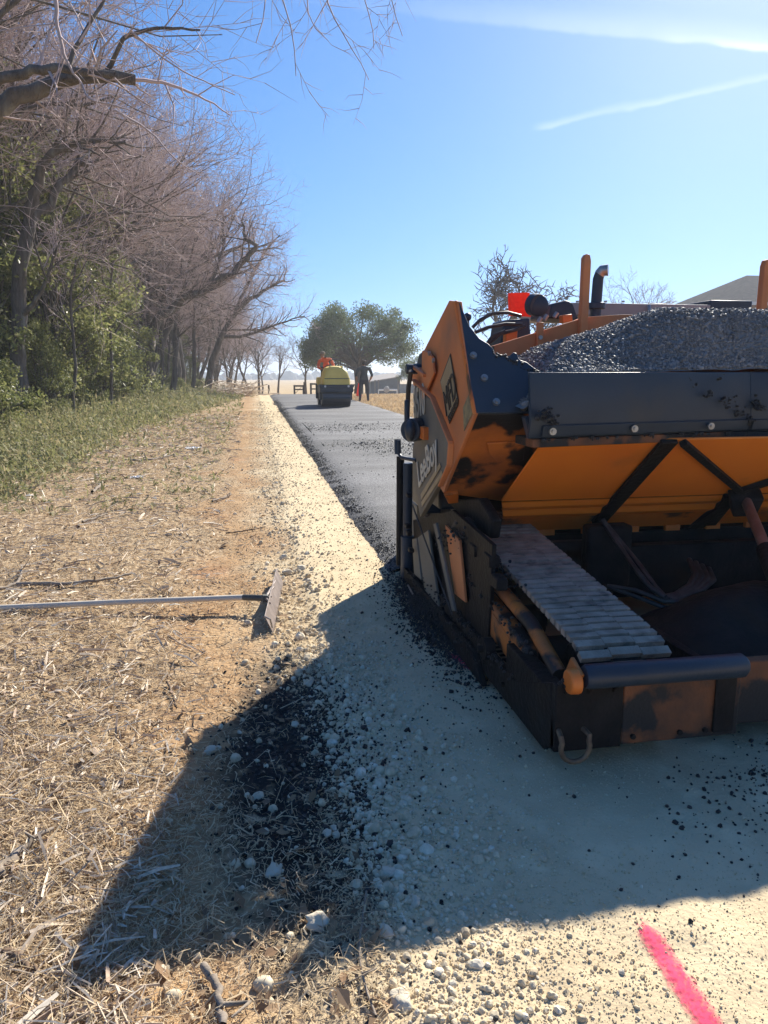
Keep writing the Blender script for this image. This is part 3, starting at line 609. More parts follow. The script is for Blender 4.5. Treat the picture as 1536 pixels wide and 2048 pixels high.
# left side: engine cover with lettering, its flange, lower gate plates, screw jack, light bar
def side(M_, s):
    E_ = [SX(*p, .93) for p in ((829, 770), (862, 800), (900, 893), (896, 935), (840, 1034), (827, 960), (828, 800))]
    MB().poly([M_(p) for p in E_], (.03 * s, 0, 0)).done('engine_cover', OLIVE, pav, .004)
    G_ = [SX(*p, .915) for p in ((828, 760), (865, 795), (902, 885), (899, 930), (881, 972))]
    for i in range(len(G_) - 1): MB().bar(M_(G_[i]), M_(G_[i + 1]), .012, .030, (1, 0, 0)).done('cover_flange', FADED, pav, .005)
    MB().poly([M_(SX(*p, .935)) for p in ((822, 735), (848, 735), (849, 800), (826, 770))], (.05 * s, 0, 0)).done('step_bracket', FADED, pav, .004)
    MB().bar(M_(SX(827, 733, .915)), M_(SX(849, 751, .915)), .02, .02).done('step_rail', FADED, pav, .003)
    MB().poly([M_(SX(*p, .96)) for p in ((832, 732), (838, 708), (850, 700), (850, 735))], (.05 * s, 0, 0)).done('battery_box', BLACK, pav, .004)
    for px4, m, nm, x in ((((835, 1075), (856, 1060), (880, 1234), (850, 1190)), OLIVE, 'gate_panel', .97), (((824, 1078), (833, 1076), (842, 1160), (828, 1148)), OLIVE, 'gate_panel', .965), (((866, 1048), (872, 1046), (909, 1222), (903, 1222)), OLIVE, 'gate_bar', .955), (((890, 1050), (918, 1080), (930, 1205), (909, 1188)), FADED, 'gate_panel', .985)):
        MB().poly([M_(SX(*p, x)) for p in px4], (.014 * s, 0, 0)).done(nm, m, pav, .003)
    MB().poly([M_(SX(*p, 1.01)) for p in ((826, 1040), (905, 1020), (985, 1090), (975, 1300), (900, 1290), (832, 1180))], (.02 * s, 0, 0)).done('gate_backing', TAR, pav, .003)
    MB().poly([M_((.955, 2.95, .02)), M_((.955, 4.75, .02)), M_((.955, 4.75, .10)), M_((.955, 3.1, .13))], (.03 * s, 0, 0)).done('edge_ski', TAR, pav, .006)
    y0 = 4.78
    MB().cyl(M_((.945, y0, .10)), M_((.945, y0, .84)), .026, 12).done('screw_jack', TAR, pav, 0, True)
    MB().cyl(M_((.985, y0 - .05, .30)), M_((.985, y0 - .05, .80)), .032, 12).cyl(M_((.985, y0 - .05, .03)), M_((.985, y0 - .05, .31)), .045, 12).done('jack_sleeve', BLACK, pav, .004, True)
    MB().tube([M_(SX(798, 880, .865)), M_(SX(798, 908, .865)), M_(SX(803, 915, .875)), M_(SX(832, 921, .93))], .011, 8).cyl(M_(SX(795, 879, .865)), M_(SX(796, 908, .865)), .021, 10).done('crank_handle', BLACK, pav, 0, True)
    MB().tube([M_(SX(*p, .875)) for p in ((822, 742), (817, 775), (815, 820), (814, 852))], .014, 8).done('grab_hose', HOSE, pav, 0, True)
    c = SX(814, 824, .86); MB().box(M_(c) - Vector((.014, .02, .07)), M_(c) + Vector((.014, .02, .07))).done('inline_switch', BLACK, pav, .01)
    c = SX(812, 738, .87); MB().cyl(M_(c), M_(c + Vector((.09, 0, 0))), .030, 14).done('side_lamp', BLACK, pav, .006, True)
    c = SX(822, 860, .86); MB().cyl(M_(c + Vector((-.01, -.02, 0))), M_(c + Vector((.07, .06, 0))), .065, 18).ball(M_(c + Vector((-.01, -.02, 0))), .06, 14, 8, (.5, .8, 1)).done('work_lamp', BLACK, pav, .006, True)
    MB().box(*[Vector(v) for v in zip(*[sorted(t) for t in zip(M_(SX(833, 850, .90)), M_(SX(846, 880, .90) + Vector((.04, 0, 0))))])]).done('lamp_bracket', ORANGE, pav, .004)
    MB().tube([M_(SX(825, 1010, .90)), M_(SX(848, 1075, .93)), M_(SX(905, 1230, .95))], .005, 6).done('depth_rod', HOSE, pav, 0, True)
    MB().tube([M_(SX(816, 1170, .93)), M_(SX(850, 1235, .93))], .006, 6).done('edge_wire', STEEL, pav, 0, True)
    for k, (qx, qy) in enumerate(((818, 990), (815, 1052), (818, 1066), (822, 1100))):
        p = SX(qx, qy, .935); MB().box(M_(p) - Vector((.016, .03, .014)), M_(p) + Vector((.016, .03, .014))).done('jack_clamp', TAR, pav, .008)
    # crusted swing lock and hose loop between wing and track
    MB().tube([M_(SX(905, 1060, 1.03)), M_(SX(915, 1045, 1.02)), M_(SX(935, 1040, 1.05)), M_(SX(962, 1062, 1.10)), M_(SX(968, 1085, 1.12)), M_(SX(940, 1092, 1.08)), M_(SX(918, 1086, 1.03))], .018, 8).done('hose_loop', HOSE, pav, 0, True)
    MB().poly([M_(SX(*p, 1.08)) for p in ((890, 1000), (958, 996), (985, 1040), (980, 1078), (930, 1040))], (.05 * s, 0, 0)).done('wing_pivot_frame', TAR, pav, .01)
    MB().tube([M_(SX(940, 1150, 1.03)), M_(SX(955, 1180, 1.04)), M_(SX(962, 1205, 1.04))], [.03, .036, .03], 8).done('grease_canister', TAR, pav, .003, True)
half(side)
tl = bpy.data.objects
text('LeeBoy', SX(839, 974, .925), SX(877, 915, .925), .925, .15, LETTER, pav, bold=.015)
text('8510', SX(829, 838, .925), SX(851, 826, .925), .925, .17, LETTER, pav, bold=.01)
MB().poly([SX(*p, .927) for p in ((842, 988), (880, 926), (882, 934), (843, 1000))], (-.002, 0, 0)).done('stripe', DECAL, pav)
MB().poly([SX(*p, .927) for p in ((843, 1004), (884, 942), (886, 950), (844, 1014))], (-.002, 0, 0)).done('stripe', DECAL, pav)
# bulkhead behind the hopper, posts, deck and what stands on it
YB = 4.0
bk = [SY(*p, YB) for p in ((985, 692), (1150, 641), (1166, 634), (1245, 629))]
pts = bk + [Vector((XC, YB, bk[3].z))] + [mir(p) for p in bk[::-1]] + [mir((bk[0].x, YB, .95)), Vector((bk[0].x, YB, .95))]
MB().poly(pts, (0, .025, 0)).done('bulkhead', FADED, pav, .003)
def rear(M_, s):
    a_ = SY(1079, 645, YB - .01); b_ = SY(1079, 728, YB - .01)
    o = MB().box(*[Vector(v) for v in zip(*[sorted(t) for t in zip(M_((a_.x - .018, YB - .035, b_.z)), M_((a_.x + .018, YB - .004, a_.z)))])]).done('bulkhead_strap', FADED, pav, .004)
    for y in (675, 705): c = SY(1080, y, YB - .035); MB().cyl(M_(c), M_(c + Vector((0, -.012, 0))), .012, 8).done('bolt', STEEL, o)
    p = SY(1168, 517, YB); x_ = p.x
    MB().poly([M_((x_ - .021, YB - .05, 1.2)), M_((x_ - .021, YB - .05, p.z - .0)), M_((x_ - .008, YB - .05, p.z + .018)), M_((x_ + .013, YB - .05, p.z + .012)), M_((x_ + .021, YB - .05, p.z - .02)), M_((x_ + .021, YB - .05, 1.2))], (0, .045, 0)).done('hopper_post', FADED, pav, .004)
    MB().poly([M_(p_) for p_ in (Vector((bk[0].x, 4.0, 1.0)), Vector((bk[0].x, 4.0, bk[0].z)), Vector((.99, 3.9, 1.42)), Vector((.99, 3.62, 1.62)), Vector((1.0, 3.46, 1.22)), Vector((1.1, 3.85, .85)))], (.012 * s, 0, 0)).done('wing_inner_sheet', TAR, pav, .003)
half(rear)
YD = 5.0
MB().box((SY(1130, 610, YD).x, YD, SY(1200, 631, YD).z), (SY(1422, 605, YD).x, YD + .9, SY(1200, 606, YD).z)).done('engine_hood', BEIGE, pav, .006)
c = SY(1298, 611, YD - .01); MB().tube([c, c + Vector((-.012, -.03, -.04))], .012, 8).done('hood_latch', STEEL, pav, 0, True)
for px in (1155, 1211, 1246): c = SY(px, 605, YD + .02); MB().cyl(c, c + Vector((0, 0, .012)), .012, 6).done('bolt', STEEL, pav)
MB().box((SY(1422, 600, YD).x, YD, SY(1422, 622, YD).z), (SY(1506, 600, YD).x, YD + .5, SY(1422, 600, YD).z)).done('air_cleaner_box', BLACK, pav, .01)
MB().box((SY(1345, 600, YD).x, YD + .3, SY(1345, 606, YD).z), (SY(1380, 600, YD).x, YD + .5, SY(1345, 599, YD).z)).done('hood_handle', BLACK, pav, .004)
MB().box((1.04, 4.1, .6), (1.75, 4.5, 1.30)).done('side_box', BLACK, pav, .02)
MB().box((1.06, 4.5, .5), (1.75, 4.95, .90)).done('tool_box', BLACK, pav, .02)
MB().box((1.75, 4.2, 1.30), (2 * XC - 1.05, 5.6, 1.60)).done('engine_deck', ORANGE_GRIME, pav, .01)
ex = SY(1192, 612, 4.75); et = SY(1197, 552, 4.75)
P = [Vector((ex.x, 4.75, 1.55)), Vector((ex.x, 4.75, ex.z)), Vector((ex.x + .005, 4.75, et.z - .02)), Vector((ex.x + .012, 4.745, et.z + .01)), Vector((ex.x + .024, 4.735, et.z + .032)), Vector((ex.x + .045, 4.72, et.z + .034))]
MB().tube(P, [.036, .036, .035, .034, .034, .033], 18).done('exhaust_stack', BLACK, pav, 0, True)
MB().tube([P[3], P[4], P[5] + Vector((.01, -.005, 0))], [.037, .037, .037], 18).done('exhaust_tip', STEEL, pav, 0, True)
MB().cyl((ex.x, 4.75, ex.z - .02), (ex.x, 4.75, ex.z + .02), .06, 18).done('exhaust_collar', BLACK, pav, .004, True)
hp = [SY(*p, 4.7) for p in ((1098, 636), (1103, 608), (1133, 600), (1146, 606), (1158, 640))]
MB().poly(hp, (0, .35, 0)).done('console_cover', BLACK, pav, .012)
c = SY(1077, 611, 4.6); MB().cyl(c, c + Vector((-.02, .05, .01)), .070, 24).ball(c, .068, 18, 8, (1, .35, 1)).done('console_lamp', BLACK, pav, .008, True)
MB().poly([SY(*p, 4.55) for p in ((1009, 640), (1060, 636), (1064, 690), (1000, 694))], (0, .25, 0)).done('control_console', BLACK, pav, .012)
MB().poly([SY(*p, 4.5) for p in ((1012, 660), (1036, 656), (1034, 690), (1011, 690))], (0, .1, 0)).done('console_panel', ORANGE, pav, .006)
MB().poly([SY(*p, 4.5) for p in ((1125, 630), (1145, 628), (1146, 642), (1126, 646))], (0, .06, 0)).done('valve_bracket', ORANGE, pav, .006)
for q in ((1108, 635), (1088, 640), (1076, 645)): c = SY(*q, 4.5); MB().cyl(c, c + Vector((.02, 0, .03)), .014, 8).done('valve_fitting', STEEL, pav, 0, True)
for P in (((945, 655), (960, 640), (985, 627), (1015, 625), (1042, 632)), ((950, 665), (975, 655), (1010, 648), (1045, 649)), ((950, 688), (975, 690), (1000, 668), (1030, 660), (1050, 652)), ((972, 690), (985, 672), (1010, 662)), ((948, 700), (962, 690), (990, 700), (1030, 690))):
    MB().tube([SY(*p, 4.45) for p in P], .011, 8).done('console_hose', HOSE, pav, 0, True)
c = SY(935, 634, 4.2); MB().ball(c, .024, 12, 8).tube([c, SY(937, 660, 4.2), SY(950, 692, 4.15)], .009, 8).done('control_lever', BLACK, pav, 0, True)
MB().poly([SY(*p, 4.1) for p in ((925, 630), (935, 650), (945, 690), (975, 700), (940, 720), (925, 690))], (0, .1, 0)).done('lever_bracket', BLACK, pav, .01)
# operator platform and screed behind, seen only from the side
MB().box((1.5, 5.6, .45), (2 * XC - 1.0, 6.2, .55)).done('operator_platform', BLACK, pav, .01)
MB().box((1.16, 4.95, .10), (2 * XC - 1.16, 5.45, .42)).done('screed', BLACK, pav, .01)
sv = [SY(*p, 4.85) for p in ((1016, 586), (1060, 585), (1057, 612), (1062, 633), (1017, 631))]
v = MB().poly(sv, (.01, .03, 0)).done('safety_mesh', VEST); tag(v, 'fluorescent red-orange mesh sheet standing above the machine deck beside a round black lamp', 'safety mesh')

rg = np.random.default_rng(23); mb = MB()
for a_, b_, n_, sd in (((.975, 2.62, .195), (.975, 4.2, .175), 60, .012), ((.955, 3.0, .12), (.955, 4.6, .10), 60, .014), ((1.12, 2.9, .46), (1.12, 3.5, .52), 40, .02), ((1.0, 2.24, .345), (1.6, 2.24, .345), 34, .008), ((1.02, 2.6, .33), (1.02, 3.5, .42), 50, .015), ((1.0, 3.4, .60), (1.0, 3.95, .45), 60, .03), ((1.62, 2.36, .205), (3.0, 2.36, .205), 60, .02), ((x0 + .05, 3.0, 1.105), (x0 + 1.1, 3.21, 1.105), 26, .004)):
    for i in range(n_): clump(mb, Vector(a_).lerp(Vector(b_), rg.uniform()), sd, 2, rg)
tag(mb.done('stuck_asphalt', CRUMB, pav), kind='stuff')
for x in np.linspace(1.02, 1.20, 3): MB().cyl((x, 2.226, .315), (x, 2.214, .315), .010, 6).done('bolt', TAR, pav)
for x in (1.28, 1.46, 1.56): MB().cyl((x, 2.231, .13), (x, 2.22, .13), .010, 6).done('bolt', TAR, pav)
for y in np.linspace(2.75, 4.0, 6): MB().cyl((.986, y, .12), (.972, y, .12), .012, 6).done('bolt', TAR, pav)
for (qx, qy, qw, qh) in ((985, 1120, 30, 22), (1000, 1165, 22, 30), (955, 1100, 20, 26)):
    c = SX(qx, qy, 1.03); MB().box(c - Vector((.03, .05, .025)), c + Vector((.02, .05, .03))).done('valve_block', TAR, pav, .008)
# heap of hot mix in the hopper
def heap_z(X, Y):
    x = (X - XC); side_ = 1.0 - np.clip((np.abs(x) - .32) / .86, 0, 1)
    yp_ = 3.0 + .23 * (1 - np.abs(x) / (XC - x0)); f = sstep(Y, yp_ + .02, 3.52); b_ = 1 - .55 * sstep(Y, 3.62, 3.98)
    return 1.385 + .265 * side_ * (.03 + .97 * f) * b_ + .05 * f * b_ + .02 * fbm(X * 7, Y * 7, 71) - .16 * sstep(np.abs(x), .92, 1.3)
hx = np.linspace(XC - 1.22, XC + 1.22, 110); hy = np.linspace(0, 1, 46)
X, Y = np.meshgrid(hx, hy); Y = (3.06 + .23 * (1 - np.abs(X - XC) / (XC - x0))) * (1 - Y) + 3.985 * Y; Vh = np.stack([X, Y, heap_z(X, Y) - .006], -1).reshape(-1, 3)
i_ = np.arange(45)[:, None] * 110 + np.arange(109)[None]; Fh = np.stack([i_, i_ + 1, i_ + 111, i_ + 110], -1).reshape(-1, 4)
def rot_batch(n, rng):
    q = rng.normal(size=(n, 4)); q /= np.linalg.norm(q, axis=1, keepdims=True); w, x, y, z = q.T
    return np.stack([1 - 2 * (y * y + z * z), 2 * (x * y - z * w), 2 * (x * z + y * w), 2 * (x * y + z * w), 1 - 2 * (x * x + z * z), 2 * (y * z - x * w), 2 * (x * z - y * w), 2 * (y * z + x * w), 1 - 2 * (x * x + y * y)], -1).reshape(n, 3, 3)
def ico(sub):
    bm = bmesh.new(); bmesh.ops.create_icosphere(bm, subdivisions=sub, radius=1); V = np.array([v.co[:] for v in bm.verts]); Fc = np.array([[v.index for v in f.verts] for f in bm.faces]); bm.free(); return V, Fc
ICO1, ICO2, ICO3 = ico(1), ico(2), ico(3)
def stones(P, R, tmpl, rng, jit=.22, squash=(.55, 1.0)):
    n = len(P); V0, F0 = tmpl; k = len(V0)
    V = V0[None] * (1 + rng.uniform(-jit, jit, (n, k, 1))) * np.stack([np.ones(n), rng.uniform(.7, 1, n), rng.uniform(*squash, n)], -1)[:, None]
    V = np.einsum('nij,nkj->nki', rot_batch(n, rng), V) * np.asarray(R)[:, None, None] + np.asarray(P)[:, None]
    return V.reshape(-1, 3), (F0[None] + (np.arange(n) * k)[:, None, None]).reshape(-1, 3)
rg = np.random.default_rng(11); n = 30000
px_, py_ = rg.uniform(XC - 1.2, XC + 1.2, n), None
tt_ = rg.uniform(0, 1, n) ** 1.3; yq_ = 3.065 + .23 * (1 - np.abs(px_ - XC) / (XC - x0)); py_ = yq_ * (1 - tt_) + 3.975 * tt_
V1, F1 = stones(np.stack([px_, py_, heap_z(px_, py_) + rg.normal(0, .003, n)], -1), np.exp(rg.normal(math.log(.0053), .35, n)), ICO1, rg, .28)
ho = link('asphalt_heap', np_mesh('asphalt_heap', np.concatenate([Vh, V1]), [Fh, F1 + len(Vh)]), MIXM)
tag(ho, 'heap of loose black hot mix filling the hopper', 'asphalt heap', None, 'stuff')
# ------------------------------------------------------------------ hand lute (asphalt rake) lying on the verge
def gz(x, y): return float(ground_z(np.array([x]), np.array([y]))[0])
h0 = SZ(-60, 1229, .02); h1 = SZ(487, 1198, .06); h2 = SZ(531, 1196, .085)
for v_, dz in ((h0, .02), (h1, .085), (h2, .10)): v_.z = gz(v_.x, v_.y) + dz
rk = thing('lute_rake', (h2.x, h2.y, 0), 'grey metal asphalt rake with a long pale handle lying across the brown verge', 'rake')
MB().tube([h0, h0.lerp(h1, .5) + Vector((0, 0, .004)), h1], .017, 14).done('handle', ALU, rk, 0, True)
MB().tube([h1, h2], .0185, 14).done('ferrule', DKGREY, rk, 0, True)
e0 = SZ(556, 1152, .05); e1 = SZ(533, 1249, .05)
e0.z = gz(e0.x, e0.y) + .055; e1.z = gz(e1.x, e1.y) + .055
ax = (e1 - e0).normalized(); pr = Vector((-ax.y, ax.x, 0)) * (1 if -ax.y > 0 else -1)
hd = MB().poly([e0 - Vector((0, 0, .05)) + pr * .03, e1 - Vector((0, 0, .05)) + pr * .03, e1 + Vector((0, 0, .045)) - pr * .012, e0 + Vector((0, 0, .045)) - pr * .012], pr * .004 + Vector((0, 0, .002))).done('rake_head', RAKEHEAD, rk, .002)
mb = MB(); n_ = 42; nrm_ = Vector((0, 0, -.05)) + pr * .03
for k in range(n_):
    p = e0.lerp(e1, (k + .5) / n_) + nrm_; w = (e1 - e0).length / n_ * .25
    mb.poly([p - ax * w, p + ax * w, p + Vector((0, 0, -.014)) + pr * .007], pr * .003)
tag(mb.done('rake_teeth', RAKEHEAD, hd), kind='stuff')
mid = e0.lerp(e1, .5)
for t in (.27, .40, .60, .73): MB().tube([h2 + Vector((0, 0, .004)), e0.lerp(e1, t) + Vector((0, 0, .035))], .006, 8).done('brace_rod', RAKEHEAD, rk, 0, True)
MB().box(h2 - Vector((.02, .02, .02)), h2 + Vector((.015, .02, .02))).done('socket_clamp', DKGREY, rk, .005)
MB().tube([e1 + Vector((0, 0, .045)) - pr * .01, e1 + Vector((0, 0, .03)) + ax * .004 + pr * .02, e1 + Vector((0, 0, -.02)) + pr * .03], .005, 6).done('end_lip', STEEL, hd, 0, True)

# ------------------------------------------------------------------ ride-on roller and its people
RX, RY = 2.96, 27.2; RZ = .085
def rb(p): return Vector((RX + p[0], RY + p[1], RZ + p[2]))
rol = thing('ride_on_roller', (RX, RY, RZ), 'yellow and black ride-on tandem roller compacting the new asphalt', 'roller')
def drum(y, nm='drum'):
    d = MB().cyl(rb((-.52, y, .34)), rb((.52, y, .34)), .34, 40).done(nm, mat('drum_steel' + nm, (.055, .055, .06), (.10, .10, .105), scale=3, rough=.4, metal=.6, stretch=(.3, 6, 6)), rol, .015, True)
    for s in (-1, 1): MB().box(rb((s * .56 - .035, y - .12, .24)), rb((s * .56 + .035, y + .12, .80))).done('drum_fork', BLACK, rol, .015)
    MB().box(rb((-.50, y - .42, .30)), rb((.50, y - .38, .36))).done('scraper_bar', BLACK, rol, .005)
drum(0); drum(1.55, 'drum')
# front frame and hood, bulging cross-section
MB().poly([rb((-.60, -.40, .52)), rb((.60, -.40, .52)), rb((.60, -.40, .78)), rb((-.60, -.40, .78))], (0, 1.1, 0)).done('front_frame', BLACK, rol, .03)
MB().box(rb((-.62, -.44, .70)), rb((.62, -.38, .79))).done('front_rail', BLACK, rol, .01)
secs = []
prf = [(-.50, .79), (-.50, 1.02), (-.46, 1.25), (-.38, 1.40), (-.20, 1.46), (.08, 1.46), (.26, 1.40), (.42, 1.24), (.50, 1.02), (.51, .79)]
hood = MB(); ns = len(prf)
for (y, k, dz) in ((-.40, .90, -.05), (-.34, .97, -.01), (-.15, 1.0, 0), (.25, 1.0, .0), (.55, .98, -.02)):
    hood.v += [tuple(rb((x * k, y, .79 + (z - .79) * k + dz * (1 if z > .8 else 0)))) for x, z in prf]
for i in range(4): hood.f += [(i * ns + j, i * ns + j + 1, (i + 1) * ns + j + 1, (i + 1) * ns + j) for j in range(ns - 1)]
hood.f += [tuple(range(ns)), tuple(range(4 * ns, 5 * ns))[::-1]] + [(i * ns, (i + 1) * ns, (i + 2) * ns - 1, (i + 1) * ns - 1) for i in range(4)]
hd_ = hood.done('hood', YELLOW, rol, .02, True, 35)
MB().poly([rb((-.44, -.425, 1.0)), rb((.45, -.425, 1.0)), rb((.45, -.425, 1.02)), rb((-.44, -.425, 1.02))], (0, .06, 0)).done('hood_seam', BLACK, hd_)
for x in (-.22, .22): MB().box(rb((x - .012, -.36, 1.0)), rb((x + .012, .5, 1.462))).done('hood_crease', YELLOW, hd_, .01)
MB().tube([rb((-.15, .45, 1.40)), rb((-.15, .45, 1.66)), rb((.02, .45, 1.70)), rb((.24, .45, 1.66)), rb((.27, .45, 1.40))], .02, 8).done('grab_rail', BLACK, rol, 0, True)
MB().tube([rb((.06, .45, 1.68)), rb((.06, .45, 1.42))], .015, 8).done('rail_upright', BLACK, rol, 0, True)
MB().box(rb((-.55, .6, .45)), rb((.55, 2.0, .70))).done('platform', BLACK, rol, .02)
MB().box(rb((-.55, 1.15, .70)), rb((.55, 1.95, 1.05))).done('rear_body', YELLOW, rol, .06)
MB().box(rb((-.42, 1.0, 1.02)), rb((.10, 1.45, 1.12))).done('seat', BLACK, rol, .03)
MB().box(rb((-.40, 1.40, 1.10)), rb((.08, 1.50, 1.45))).done('seat_back', BLACK, rol, .03)
MB().tube([rb((-.17, .62, .95)), rb((-.17, .72, 1.30))], .025, 10).tube([rb((-.17 + .18 * math.cos(a), .72 + .05 * math.sin(a), 1.32 + .17 * math.sin(a))) for a in np.linspace(0, 2 * math.pi, 17)[:-1]], .014, 8, True).done('steering_wheel', BLACK, rol, 0, True)
for s in (-1, 1): MB().cyl(rb((s * .42, -.45, .74)), rb((s * .42, -.42, .74)), .04, 12).done('headlight', WHITE, rol, 0, True)

def figure(name, joints, bones, root, mats, label, cat, loc, paint, cap=None):
    """one continuous skinned body; joints: name -> (x,y,z,r)"""
    names = list(joints); me = bpy.data.meshes.new(name)
    me.from_pydata([joints[n][:3] for n in names], [(names.index(a), names.index(b)) for a, b in bones], [])
    o = bpy.data.objects.new(name, me); COL.objects.link(o)
    md = o.modifiers.new('skin', 'SKIN'); md.branch_smoothing = .6; md.use_smooth_shade = True
    for i, n in enumerate(names):
        sv_ = me.skin_vertices[0].data[i]; r = joints[n][3]; sv_.radius = r if isinstance(r, tuple) else (r, r); sv_.use_root = (n == root)
    sb = o.modifiers.new('sub', 'SUBSURF'); sb.levels = sb.render_levels = 2
    bpy.context.view_layer.update()
    me2 = bpy.data.meshes.new_from_object(o.evaluated_get(bpy.context.evaluated_depsgraph_get())); bpy.data.objects.remove(o)
    me2.materials.clear()
    for m in mats: me2.materials.append(m)
    for p in me2.polygons: p.material_index = paint(p.center); p.use_smooth = True
    o = bpy.data.objects.new(name, me2); COL.objects.link(o); o.location = loc; tag(o, label, cat)
    return o
SKIN = mat('skin', (.36, .20, .13), (.30, .16, .10), scale=20, rough=.6)
SHIRT_DK = mat('dark_slate_shirt', (.045, .055, .06), (.065, .075, .08), scale=9, rough=.9, bump=.3, bscale=14)
JEANS = mat('dark_jeans', (.03, .035, .05), (.05, .055, .07), scale=9, rough=.9, bump=.3, bscale=14)
BOOT = mat('boots', (.05, .04, .03), rough=.7)
SHIRT_OR = mat('orange_hi_vis_shirt', (.85, .16, .045), (.75, .12, .04), scale=9, rough=.8)
CAPM = mat('brown_cap', (.10, .07, .055), (.07, .05, .04), scale=12, rough=.9)
HAIR = mat('dark_hair', (.03, .02, .015), rough=.8)
BEIGECAP = mat('khaki_cap', (.30, .24, .17), (.24, .19, .13), scale=12, rough=.9)
def hand(J, B, pre, wrist, c, d, side_):
    """palm, four unequal fingers and a thumb, slightly curled"""
    c, d = Vector(c), Vector(d).normalized(); sd = Vector(side_).normalized(); nrm = d.cross(sd).normalized()
    J[pre + 'palm'] = (*c, (.036, .022)); B.append((wrist, pre + 'palm'))
    for i, L in enumerate((.070, .080, .074, .058)):
        k = c + d * .045 + sd * (i - 1.5) * .021; t = k + d * L * .5 + nrm * .012; e = t + d * L * .35 + nrm * .028
        J[pre + f'k{i}'] = (*k, .010); J[pre + f't{i}'] = (*t, .0085); J[pre + f'e{i}'] = (*e, .0075); B += [(pre + 'palm', pre + f'k{i}'), (pre + f'k{i}', pre + f't{i}'), (pre + f't{i}', pre + f'e{i}')]
    a = c - sd * .035 + d * .005; b = a - sd * .018 + d * .035 + nrm * .012
    J[pre + 'th0'] = (*a, .012); J[pre + 'th1'] = (*b, .009); B += [(pre + 'palm', pre + 'th0'), (pre + 'th0', pre + 'th1')]
def head(J, B, c, f):
    """skull, jaw, nose, ears; f = facing direction"""
    c, f = Vector(c), Vector(f).normalized(); s = f.cross(Vector((0, 0, 1)))
    J['head'] = (*c, (.086, .098)); J['crown'] = (*(c + Vector((0, 0, .075))), (.072, .085)); J['jaw'] = (*(c + f * .035 + Vector((0, 0, -.075))), .058)
    B += [('neck', 'jaw'), ('jaw', 'head'), ('head', 'crown')]
    J['nose'] = (*(c + f * .115 + Vector((0, 0, -.012))), .014); B.append(('head', 'nose'))
    for k, q in (('earl', -1), ('earr', 1)): J[k] = (*(c + s * q * .098 + Vector((0, 0, -.01))), .016); B.append(('head', k))
# man standing at the edge of the grass, seen from behind
J = {'pelvis': (0, 0, .98, (.20, .15)), 'waist': (0, .0, 1.14, (.235, .17)), 'chest': (0, 0, 1.36, (.235, .15)), 'upper': (0, .01, 1.49, (.18, .11)), 'neck': (0, .02, 1.58, .062),
     'sl': (-.26, 0, 1.46, .085), 'el': (-.35, -.02, 1.18, .062), 'wl': (-.31, .14, .98, .040), 'sr': (.26, 0, 1.46, .085), 'er': (.36, -.03, 1.18, .062), 'wr': (.30, .12, .99, .040),
     'hl': (-.13, 0, .86, .125), 'kl': (-.165, .02, .49, .086), 'al': (-.18, -.02, .11, .060), 'tl': (-.20, .16, .045, .045), 'hel': (-.18, -.06, .045, .045),
     'hr': (.13, 0, .86, .125), 'kr': (.165, .02, .49, .086), 'ar': (.18, -.02, .11, .060), 'tr': (.21, .16, .045, .045), 'her': (.18, -.06, .045, .045)}
B = [('pelvis', 'waist'), ('waist', 'chest'), ('chest', 'upper'), ('upper', 'neck'), ('upper', 'sl'), ('sl', 'el'), ('el', 'wl'), ('upper', 'sr'), ('sr', 'er'), ('er', 'wr'), ('pelvis', 'hl'), ('hl', 'kl'), ('kl', 'al'), ('al', 'tl'), ('al', 'hel'), ('pelvis', 'hr'), ('hr', 'kr'), ('kr', 'ar'), ('ar', 'tr'), ('ar', 'her')]
head(J, B, (0, .03, 1.715), (0, 1, -.15)); hand(J, B, 'L', 'wl', (-.29, .19, .93), (.15, .5, -.8), (0, 1, .5)); hand(J, B, 'R', 'wr', (.27, .17, .94), (-.15, .5, -.8), (0, 1, .5))
def paint1(c):
    if c.z > 1.60 or (abs(c.x) > .235 and c.z < 1.13 and c.z > .80): return 0
    if c.z > 1.0: return 1
    return 2 if c.z > .13 else 3
pz_ = gz(4.86, 33.0)
man = figure('person', J, B, 'pelvis', [SKIN, SHIRT_DK, JEANS, BOOT], 'person standing on the grass edge with back turned, dark shirt, dark jeans and cap', 'person', (4.86, 33.0, pz_), paint1)
cp = MB().ball((4.86, 33.03, pz_ + 1.775), .105, 16, 8, (1, 1.1, .75)).poly([(4.79, 33.12, pz_ + 1.775), (4.93, 33.12, pz_ + 1.775), (4.91, 33.20, pz_ + 1.76), (4.81, 33.20, pz_ + 1.76)], (0, 0, .012)).done('cap', CAPM, man, 0, True)
hr_ = MB().ball((4.86, 32.99, pz_ + 1.715), .092, 14, 8, (1, .9, .9)).done('hair', HAIR, man, 0, True)
# roller operator, seated, leaning to the roller's side and looking down at the drum edge
J = {'pelvis': (0, .0, .06, (.16, .13)), 'waist': (-.02, -.05, .22, (.16, .125)), 'chest': (-.06, -.14, .42, (.185, .13)), 'upper': (-.09, -.20, .54, (.15, .10)), 'neck': (-.13, -.26, .60, .06),
     'sl': (-.30, -.16, .49, .075), 'el': (-.36, -.28, .24, .052), 'wl': (-.24, -.50, .20, .034), 'sr': (.12, -.22, .54, .075), 'er': (.22, -.34, .30, .052), 'wr': (.10, -.54, .22, .034),
     'hl': (-.10, -.06, .04, .105), 'kl': (-.16, -.46, .06, .075), 'al': (-.16, -.50, -.32, .05), 'tl': (-.17, -.66, -.37, .042), 'hr': (.10, -.06, .04, .105), 'kr': (.16, -.46, .06, .075), 'ar': (.16, -.50, -.32, .05), 'tr': (.17, -.66, -.37, .042)}
